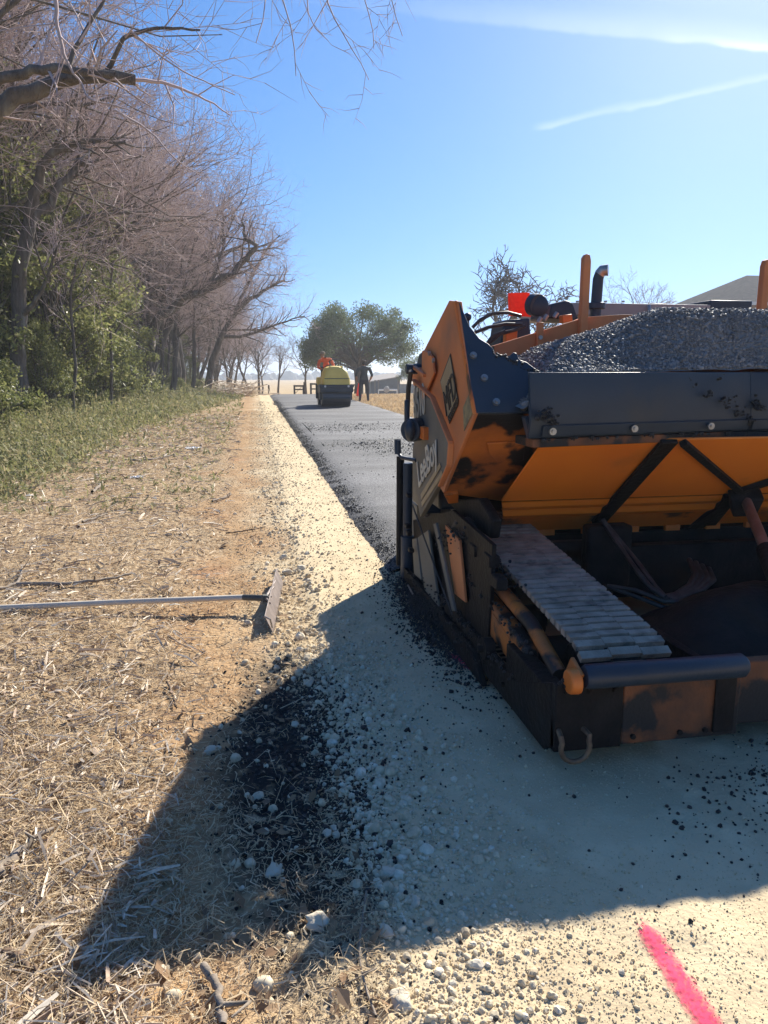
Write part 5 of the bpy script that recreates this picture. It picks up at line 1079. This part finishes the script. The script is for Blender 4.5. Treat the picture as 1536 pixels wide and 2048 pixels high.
for i in range(64):
    y = 12 + 60 * rg.uniform(0, 1) ** 1.3; x = -5.2 + 2.7 * float(sstep(y, 24, 60)) - rg.uniform(.0, 2.6); shrub(x, y, LOW[int(rg.integers(4))], rg.uniform(.45, 1.0) * (.7 if y > 40 else 1), 'low leafy bush at the foot of the woodland', 'low bushes along the woodland edge', 'low_bush')
# live oak behind the roller
rg = np.random.default_rng(301); w = Tubes(); C, Rr = [], []
for k in range(150):
    a = rg.uniform(0, 6.28); el = rg.uniform(-.25, 1) ; r = rg.uniform(.45, 1) ** .5
    C.append((4.0 * r * math.cos(a) * math.sqrt(max(.05, 1 - el * el * .8)), 3.6 * r * math.sin(a) * math.sqrt(max(.05, 1 - el * el * .8)), 3.2 + 3.0 * el * r)); Rr.append(rg.uniform(.45, .95))
w.add([np.array([0, 0, -.3]), np.array([.05, 0, .8]), np.array([-.05, .05, 1.7]), np.array([.1, 0, 2.6])], [.36, .30, .27, .2], 10)
for k in range(0, 150, 2):
    e = np.array(C[k]); b = np.array([0, 0, rg.uniform(1.4, 2.6)]); w.add([b, b * .6 + e * .4 + rg.normal(0, .2, 3) + [0, 0, .2], b * .25 + e * .75 + rg.normal(0, .2, 3), e], [.10, .06, .035, .015], 5)
V, Fq = leaves(rg, C, Rr, 210, .16); p = SY(717, 790, 58)
om = np_mesh('crown', V, [Fq]); om.materials.append(OAKLEAF)
place_tree(tubes_mesh('trunk', w), om, (p.x, 58, gz(p.x, 58)), 0, 1.1, 'broad grey-green live oak behind the roller and the standing person', name='live_oak')
V, Fq = leaves(np.random.default_rng(5), [(c[0] * .62, c[1] * .62, c[2] * .75) for c in C[::2]], [.8 * r for r in Rr[::2]], 170, .15)
om2 = np_mesh('crown', V, [Fq]); om2.materials.append(OAKLEAF); w2 = Tubes(); w2.add([np.array([0, 0, -.3]), np.array([.1, 0, 1]), np.array([0, 0, 2.2])], [.2, .16, .12], 8)
p = SY(670, 790, 63); place_tree(tubes_mesh('trunk', w2), om2, (p.x, 63, gz(p.x, 63)), 1, 1.2, 'smaller loose-crowned oak directly behind the roller operator', name='live_oak')
p = SY(835, 790, 72); place_tree(tubes_mesh('trunk', w2), om2, (p.x, 72, gz(p.x, 72)), 2, .8, 'round green oak half hidden behind the paver side', name='live_oak')
# brush pile at the far woodland edge
rg = np.random.default_rng(66); w = Tubes(); c0 = np.array(SZ(487, 790)); c0[1] = 44; c0[0] = -1.3; zc_ = gz(c0[0], c0[1])
for k in range(260):
    a = rg.uniform(0, 6.28); q = c0 + np.array([rg.normal(0, .8), rg.normal(0, 1.2), 0]); q[2] = zc_ + abs(rg.normal(.12, .25)); d = np.array([math.cos(a), math.sin(a), rg.normal(.1, .3)]) * rg.uniform(.4, 1.2)
    w.add([q - d, q + rg.normal(0, .08, 3), q + d], [.02, .018, .008], 4)
tag(link('brush_pile', tubes_mesh('brush_pile', w), CHIP), 'pile of cut grey branches beyond the weeds near the end of the path', 'brush pile')
# far treeline across the fields: one mass
rg = np.random.default_rng(14); n = 700; ang = rg.uniform(-.9, 1.2, n); Dd = rg.uniform(560, 800, n); cx_, cy_ = Dd * np.sin(ang), Dd * np.cos(ang)
C = np.stack([cx_, cy_, terrain(cx_, cy_) + rg.uniform(0, 1.6, n)], -1)
V1, F1 = stones(C, rg.uniform(3, 6.5, n), ICO2, rg, .25, (.5, .8)); tag(link('far_woods', np_mesh('far_woods', V1, [F1]), mat('far_woods', (.16, .15, .13), (.11, .105, .09), scale=.2, rough=1)), 'hazy low treeline across the far fields', kind='stuff')
# ------------------------------------------------------------------ loose ground cover
OCT = (np.array([[1, 0, 0], [-1, 0, 0], [0, 1, 0], [0, -1, 0], [0, 0, 1], [0, 0, -1]], float), np.array([[0, 2, 4], [2, 1, 4], [1, 3, 4], [3, 0, 4], [2, 0, 5], [1, 2, 5], [3, 1, 5], [0, 3, 5]]))
def geo(rng, n, a, b): return a * (b / a) ** rng.uniform(0, 1, n)
def strips(P, az, L, w, curl, tilt, rng):
    """bent flat strips of two quads lying on (or rising from) the points P"""
    n = len(P); d = np.stack([np.cos(az) * np.cos(tilt), np.sin(az) * np.cos(tilt), np.sin(tilt)], -1); s = np.stack([-np.sin(az), np.cos(az), rng.normal(0, .5, n)], -1); s /= np.linalg.norm(s, axis=1, keepdims=True)
    m = P + d * (L * .5)[:, None] + s * (curl * L)[:, None] + np.array([0, 0, 1]) * (np.abs(curl) * L * .5)[:, None]; e = P + d * L[:, None]; e[:, 2] -= np.minimum(L * .12, .02) * (tilt < .6)
    h = s * (w / 2)[:, None]
    V = np.stack([P - h, P + h, m - h * .9, m + h * .9, e - h * .35, e + h * .35], 1).reshape(-1, 3); b = np.arange(n)[:, None] * 6
    return V, np.concatenate([b + [[0, 1, 3, 2]], b + [[2, 3, 5, 4]]], 0)
rg = np.random.default_rng(401)
# straw and shredded bark over the verge
def verge_pts(n, y0, y1, xr, power=1.0):
    Y = geo(rg, n, y0, y1); lo = -.36 * Y - .35; u = rg.uniform(0, 1, n) ** power; X = xr - u * (xr - np.maximum(lo, -2.9 - .4 * rg.uniform(0, 1, n) + 1.6 * sstep(Y, 8, 40))); return X, Y
n = 135000; X, Y = verge_pts(n, 1.15, 26, .28, .9); g = fbm(X * 1.6, Y * 1.6, 91); keep = rg.uniform(0, 1, n) < .62 + 1.3 * g; X, Y = X[keep], Y[keep]; n = len(X)
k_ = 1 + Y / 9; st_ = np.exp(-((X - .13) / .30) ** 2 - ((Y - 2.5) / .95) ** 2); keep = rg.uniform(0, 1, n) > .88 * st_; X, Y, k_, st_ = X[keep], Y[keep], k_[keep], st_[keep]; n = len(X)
L = np.exp(rg.normal(math.log(.032), .55, n)) * (1 + .15 * Y / 4) * np.where(X < -.45, 1.25, .75); wd = np.exp(rg.normal(math.log(.0019), .4, n)) * k_
V, Fq = strips(np.stack([X, Y, ground_z(X, Y) + rg.uniform(0, .022, n)], -1), rg.uniform(0, 6.28, n), L, wd, rg.normal(0, .24, n), rg.normal(.05, .22, n), rg)
tag(link('straw_mulch', np_mesh('straw_mulch', V, [Fq]), STRAW), 'dry straw and shredded stems strewn over the verge', kind='stuff')
n = 9500; X, Y = verge_pts(n, 1.15, 24, -.25, .7); T = Tubes(); az = rg.uniform(0, 6.28, n); Lc = np.minimum(np.exp(rg.normal(math.log(.045), .6, n)), .13) * (1 + Y / 14); Z = ground_z(X, Y)
d = np.stack([np.cos(az), np.sin(az), rg.normal(.03, .16, n)], -1); P0 = np.stack([X, Y, Z + rg.uniform(.004, .03, n)], -1); rr = np.exp(rg.normal(math.log(.0017), .5, n)) * (1 + Y / 7)
for i in range(n): T.add([P0[i] - d[i] * Lc[i] / 2, P0[i] + [0, 0, Lc[i] * .04], P0[i] + d[i] * Lc[i] / 2 + [0, 0, rg.normal(0, .08) * Lc[i]]], [rr[i], rr[i] * rg.uniform(.8, 1.3), rr[i] * .6], 3)
tag(link('wood_chips', tubes_mesh('wood_chips', T, False), CHIP), 'pale splintered twigs and wood chips over the left part of the verge', kind='stuff')
n = 1500; X, Y = verge_pts(n, 1.2, 12, .25, 1.0); M_ = rot_batch(n, rg); q = np.array([[-.5, 0, 0], [-.1, -.24, .05], [.5, 0, .1], [-.1, .26, .12]]); sz = np.exp(rg.normal(math.log(.030), .35, n)); Rz = rg.uniform(0, 6.28, n)
tl_ = rg.normal(0, .35, (n, 2)); cs_, sn_ = np.cos(Rz), np.sin(Rz)
V = np.stack([q[None, :, 0] * cs_[:, None] - q[None, :, 1] * sn_[:, None], q[None, :, 0] * sn_[:, None] + q[None, :, 1] * cs_[:, None], q[None, :, 2] + q[None, :, 0] * tl_[:, :1] + q[None, :, 1] * tl_[:, 1:]], -1) * sz[:, None, None] + np.stack([X, Y, ground_z(X, Y) + .014], -1)[:, None]
tag(link('fallen_leaves', np_mesh('fallen_leaves', V.reshape(-1, 3), [np.arange(4 * n).reshape(-1, 4)]), DEADLEAF), 'curled brown leaves among the straw', kind='stuff')
# green weeds between verge and woodland, thinning into the mulch
n = 17000; Y = geo(rg, n, 7.5, 56); edge_ = -2.95 + 2.1 * sstep(Y, 14, 46); X = edge_ - np.abs(rg.normal(0, 1, n)) * (1.4 + Y * .09) + rg.normal(.1, .3, n)
sp_ = rg.uniform(0, 1, n) < .035; X = np.where(sp_, rg.uniform(-2.4, -.5, n), X); hgt = np.exp(rg.normal(math.log(.17), .5, n)) * np.clip((edge_ - X) * .8 + .25, .25, 1.5) * np.where(sp_, .5, 1)
Z = ground_z(X, Y); k = 5; idx = np.repeat(np.arange(n), k); t_ = rg.uniform(.1, 1, n * k); az = rg.uniform(0, 6.28, n * k)
P = np.stack([X[idx] + rg.normal(0, .05, n * k), Y[idx] + rg.normal(0, .05, n * k), Z[idx] + hgt[idx] * t_], -1)
V1, F1 = strips(P, az, np.exp(rg.normal(math.log(.05), .35, n * k)) * (1 + Y[idx] / 26), np.exp(rg.normal(math.log(.017), .3, n * k)) * (1 + Y[idx] / 20), rg.normal(0, .1, n * k), rg.normal(.35, .5, n * k), rg)
V2, F2 = strips(np.stack([X, Y, Z - .01], -1), rg.uniform(0, 6.28, n), hgt * 1.15, .005 * (1 + Y / 12), rg.normal(0, .06, n), rg.uniform(1.0, 1.5, n), rg)
tag(link('weeds', np_mesh('weeds', np.concatenate([V1, V2]), [F1, F2 + len(V1)]), WEED), 'knee-high green weeds along the woodland edge', kind='stuff')
# dry winter grass right of the path
n = 22000; Y = geo(rg, n, 16, 46); X = 4.35 + np.abs(rg.normal(0, 3.2, n)); V, Fq = strips(np.stack([X, Y, ground_z(X, Y)], -1), rg.uniform(0, 6.28, n), rg.uniform(.04, .11, n), .012 + Y * .0006, rg.normal(0, .15, n), rg.uniform(.5, 1.4, n), rg)
tag(link('dry_grass', np_mesh('dry_grass', V, [Fq]), STRAW), 'short straw-coloured winter grass right of the path', kind='stuff')
# stones
def scatter(name, X, Y, R, tmpl, m, label, sink=.25, jit=.22, smooth=False, squash=(.6, 1), extra=None):
    P = np.stack([X, Y, ground_z(X, Y) + R * (.5 - sink)], -1)
    if extra is not None: P[:, 2] += extra
    V, Fc = stones(P, R, tmpl, rg, jit, squash); return tag(link(name, np_mesh(name, V, [Fc], smooth), m), label, kind='stuff')
n = 340; Y = geo(rg, n, 3.2, 9.5); X = rg.normal(.20, .12, n); R = np.exp(rg.normal(math.log(.0125), .4, n)); scatter('gravel', X, Y, R, ICO2, STONE, 'loose white limestone stones beside the path', .3, .16, False)
n = 3600; Y = geo(rg, n, 3.0, 34); X = rg.normal(.26, .15, n) + .10 * vnoise(Y * 1.2, Y * 0, 77); R = np.exp(rg.normal(math.log(.0048), .5, n)) * (1 + Y / 30)
scatter('gravel', X, Y, R, ICO1, STONE, 'windrow of loose limestone gravel along the base edge', .35, .25, False)
n = 9000; Y = geo(rg, n, 1.15, 3.6); X = .20 + rg.gamma(2.4, .125, n) - .05 * (Y - 2.0); dens = fbm(X * 4, Y * 4, 33); kp = rg.uniform(0, 1, n) < .75 + 1.2 * dens; X, Y = X[kp], Y[kp]; n = len(X)
R = np.clip(np.exp(rg.normal(math.log(.0056), .58, n)), .0018, .026) * np.clip(1.45 - 1.15 * X, .35, 1) * np.where(Y < 1.75, .75, 1)
scatter('gravel', X, Y, R, ICO2, STONE, 'rounded limestone pebbles spilled in front of the camera', .45, .17, False, (.5, .85))
n = 17000; Y = geo(rg, n, 1.0, 4.5); X = .12 + np.abs(rg.normal(0, .62, n)); R = np.clip(np.exp(rg.normal(math.log(.0028), .45, n)), .0012, .009) * np.where(X > 1.0, .75, 1)
scatter('grit', X, Y, R, OCT, GRIT, 'fine limestone grit over the base', .4)
n = 26000; Y = geo(rg, n, 1.05, 3.6); X = .15 + rg.uniform(0, 1, n) * 1.9; scatter('grit', X, Y, np.exp(rg.normal(math.log(.0017), .4, n)), OCT, GRIT, 'sandy limestone fines pressed into the base', .45)
n = 12000; Y = geo(rg, n, 3.2, 26); X = -.12 + rg.uniform(0, 1, n) ** 1.1 * 1.1; R = np.exp(rg.normal(math.log(.0032), .45, n)) * (1 + Y / 14)
scatter('grit', X, Y, R, OCT, GRIT, 'coarse limestone grit between gravel and asphalt', .45)
n = 420; Y = geo(rg, n, 1.3, 12); X = rg.normal(-.15, .35, n); R = np.exp(rg.normal(math.log(.008), .5, n)); scatter('gravel', X, Y, R, ICO2, STONE, 'stray limestone stones on the brown verge', .3, .12, True)
# asphalt crumbs: spill by the screed end, patch in front, crumbs deepening the painted shade on the verge mulch, ragged path edge
def blob(n, cx, cy, sx, sy): return rg.normal(cx, sx, n), rg.normal(cy, sy, n)
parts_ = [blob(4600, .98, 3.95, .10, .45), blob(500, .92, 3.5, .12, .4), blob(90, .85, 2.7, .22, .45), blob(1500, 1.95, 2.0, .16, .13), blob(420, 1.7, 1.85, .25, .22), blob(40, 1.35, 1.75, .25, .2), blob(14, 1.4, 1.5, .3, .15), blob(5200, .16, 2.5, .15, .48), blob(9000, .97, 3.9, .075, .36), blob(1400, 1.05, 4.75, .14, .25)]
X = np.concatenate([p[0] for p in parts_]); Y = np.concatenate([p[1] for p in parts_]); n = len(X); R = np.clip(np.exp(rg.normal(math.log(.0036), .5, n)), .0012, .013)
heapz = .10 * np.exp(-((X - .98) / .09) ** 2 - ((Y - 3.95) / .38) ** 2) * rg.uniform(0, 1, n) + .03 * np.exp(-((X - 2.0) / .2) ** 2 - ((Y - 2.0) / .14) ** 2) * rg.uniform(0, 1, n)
scatter('asphalt_crumbs', X, Y, R, ICO1, CRUMB, 'black asphalt crumbs around the paver and darkening the shaded verge', .2, .3, extra=heapz)
def asph(name, X, Y, Z0, R, m, label):
    V, Fc = stones(np.stack([X, Y, Z0 + R * .2], -1), R, OCT, rg, .25); return tag(link(name, np_mesh(name, V, [Fc]), m), label, kind='stuff')
n = 15000; Y = geo(rg, n, 4.9, 34); X = 1.14 + rg.normal(-.20, .06, n); Z0 = np.interp(X - 1.14, PJ, PK); R = np.exp(rg.normal(math.log(.0032), .4, n)) * (1 + Y / 16)
asph('edge_crumbs', X, Y, np.maximum(Z0, 0.005), R, CRUMB, 'loose coarse asphalt along the path edge')
Xs, Ys2 = [], []
for (cx, cy, sx, sy, c) in ((2.1, 17.2, .8, .8, 1500), (2.6, 12.6, .5, .8, 1800), (1.9, 13.2, .5, .25, 400), (2.2, 9.2, .6, .8, 250)):
    Xs.append(rg.normal(cx, sx, c)); Ys2.append(rg.normal(cy, sy, c))
X = np.clip(np.concatenate(Xs), 1.2, 4.3); Y = np.concatenate(Ys2); R = np.exp(rg.normal(math.log(.0055), .4, len(X))) * (1 + Y / 30)
asph('loose_mix', X, Y, np.full(len(X), .085), R, CRUMB, 'loose unrolled asphalt stones on the new path')
# single rocks one can point at
def rock(px, py, wpx, label, seed, warm=False):
    p = SZ(px, py); r = wpx / 2 / FPX * (p - EYE).length; rn = np.random.default_rng(seed); V0, F0 = ICO3; V = V0.copy()
    for _ in range(14): a = unit(rn.normal(size=3)); c = rn.uniform(.45, .8); dd = V @ a; V -= np.maximum(dd - c, 0)[:, None] * a[None] * .92
    V += (vnoise(V[:, 0] * 2.3 + seed, V[:, 1] * 2.3 + V[:, 2] * 1.7, seed)[:, None] - .5) * V * .55; V += (vnoise(V[:, 0] * 6 + seed, V[:, 1] * 6 + V[:, 2] * 5, seed + 3)[:, None] - .5) * V * .07; V *= np.array([1, rn.uniform(.7, .9), rn.uniform(.55, .75)]) * r
    th = rn.uniform(0, 6.28); R_z = np.array([[math.cos(th), -math.sin(th), 0], [math.sin(th), math.cos(th), 0], [0, 0, 1]]); V = V @ R_z.T
    o = link('rock', np_mesh('rock', V, [F0], True), STONE1); o.location = (p.x, p.y, gz(p.x, p.y) + r * .28); tag(o, label, 'rock', 'limestone rocks on the verge')
for i, a in enumerate(((642, 1857, 56, 'biggest pale lumpy rock lying alone in the shaded straw'), (547, 1750, 40, 'pale angular rock on the black-stained straw with a pebble beside it'), (564, 1768, 15, 'pebble touching the angular rock on the stained straw'), (422, 1508, 32, 'beige rock exactly on the shadow edge in the straw'), (776, 1752, 34, 'pale flat-topped rock at the head of the pebble spill'), (800, 2012, 44, 'sunlit cream rock at the bottom edge beside the thin vine'), (590, 1449, 26, 'white stone among the dark residue, upper part of the shade'), (619, 1374, 26, 'tan stone where the shadow meets the dark residue'), (655, 1681, 24, 'left and larger of two touching white stones on the residue'), (669, 1668, 17, 'right and smaller of two touching white stones on the residue'), (577, 1148, 24, 'white stone just right of the upper rake tip'), (549, 1148, 15, 'grey stone touching the upper rake tip'), (497, 1246, 20, 'pair-like white stone left of the rake head shadow'), (580, 1597, 15, 'small white stone on the straw right of the shadow step'), (772, 1880, 36, 'sloping pale rock at the left rim of the pebble spill'), (830, 1815, 34, 'large rounded grey rock in the middle of the pebble spill'), (1000, 1632, 12, 'small lone stone on the smooth base'), (1280 - 280, 1685, 13, 'second lone stone on the smooth base, nearer the camera'), (645, 1925, 14, 'tiny white cube-like stone near the lower shadow edge'), (600, 2000, 0, ''))):  # 'stained straw' and 'residue' are the dark mulch with the machine's shade painted in
    if a[2]: rock(*a, 500 + i)
# single sticks
def stick(pts, r0, r1, label, m=CHIP, seed=0, lift=.012):
    P = []
    for q in pts: p = SZ(*q); p.z = gz(p.x, p.y) + lift + r0; P.append(np.array(p))
    P = np.array(P); d = np.concatenate([[0], np.cumsum(np.linalg.norm(np.diff(P, axis=0), axis=1))]); s_ = np.linspace(0, d[-1], 14); Q = np.stack([np.interp(s_, d, P[:, k]) for k in range(3)], -1); rn = np.random.default_rng(seed)
    for _ in range(2): Q[1:-1] = (Q[:-2] + 2 * Q[1:-1] + Q[2:]) / 4
    Q[1:-1] += rn.normal(0, r0 * .35, Q[1:-1].shape); T = Tubes(); T.add(list(Q), list(np.linspace(r0, r1, 14) * rn.uniform(.85, 1.15, 14)), 8)
    b = Q[9]; T.add([b, b + rn.normal(0, .03, 3) + np.array([0, 0, .02]), b + rn.normal(0, .05, 3) + np.array([0, 0, .03])], [r1 * .8, r1 * .6, r1 * .3], 5)
    tag(link('dead_stick', tubes_mesh('dead_stick', T), m), label, 'stick', 'dead sticks on the verge')
STK = mat('weathered_stick', (.34, .28, .22), (.22, .175, .13), scale=20, rough=.9, bump=.4, bscale=60)
STK_DK = mat('brown_stick', (.20, .13, .08), (.13, .085, .055), scale=20, rough=.9, bump=.4, bscale=60)
stick([(35, 1177), (120, 1180), (190, 1174), (262, 1158)], .016, .007, 'long grey branch just above the rake handle', STK, 1)
stick([(0, 1185), (35, 1178), (45, 1160), (44, 1142)], .011, .006, 'crooked pale stick at the left end of the grey branch', STK, 2)
stick([(-10, 1775), (45, 1715), (108, 1678)], .016, .006, 'pale splintered limb near the left picture edge', STK, 3)
stick([(408, 1945), (434, 1985), (446, 2060)], .010, .009, 'thick curved root-like stick at the bottom of the shade', STK, 4)
stick([(733, 1800), (722, 1880), (718, 1955), (752, 2060)], .0028, .0032, 'thin trailing vine beside the pebble spill', STK, 5)
stick([(334, 1368), (345, 1392), (352, 1422)], .006, .004, 'short dark stick in the middle of the sunlit straw', STK_DK, 6)
stick([(262, 924), (300, 922), (345, 915)], .02, .012, 'pale straight stick near the white litter', STK, 7)
stick([(-5, 1922), (35, 1940), (75, 1965)], .010, .005, 'brown bent stick at the lower left corner', STK_DK, 8)
stick([(185, 990), (200, 980), (205, 972)], .02, .014, 'stubby white stick among the upper wood chips', STK, 9)
stick([(165, 1045), (195, 1038), (215, 1032)], .014, .008, 'pale stick halfway between rake and weeds', STK, 10)
stick([(425, 1010), (450, 1003), (462, 996)], .013, .008, 'pale short stick on bare brown soil', STK, 11)
stick([(452, 1073), (490, 1068), (530, 1062)], .008, .004, 'thin dark straight stick between rake and gravel', STK_DK, 12)
# ------------------------------------------------------------------ the air
hz = MB().box((-1900, -1900, -16), (1900, 1900, 18)).done('haze', None)
hm = bpy.data.materials.new('haze_air'); hm.use_nodes = True; t = hm.node_tree; t.nodes.clear(); o_ = t.nodes.new('ShaderNodeOutputMaterial'); v_ = t.nodes.new('ShaderNodeVolumePrincipled')
v_.inputs['Color'].default_value = (.86, .92, 1, 1); v_.inputs['Density'].default_value = .0011; v_.inputs['Anisotropy'].default_value = .3
t.links.new(v_.outputs[0], o_.inputs['Volume']); hz.data.materials.append(hm); tag(hz, 'thin winter haze', kind='stuff')
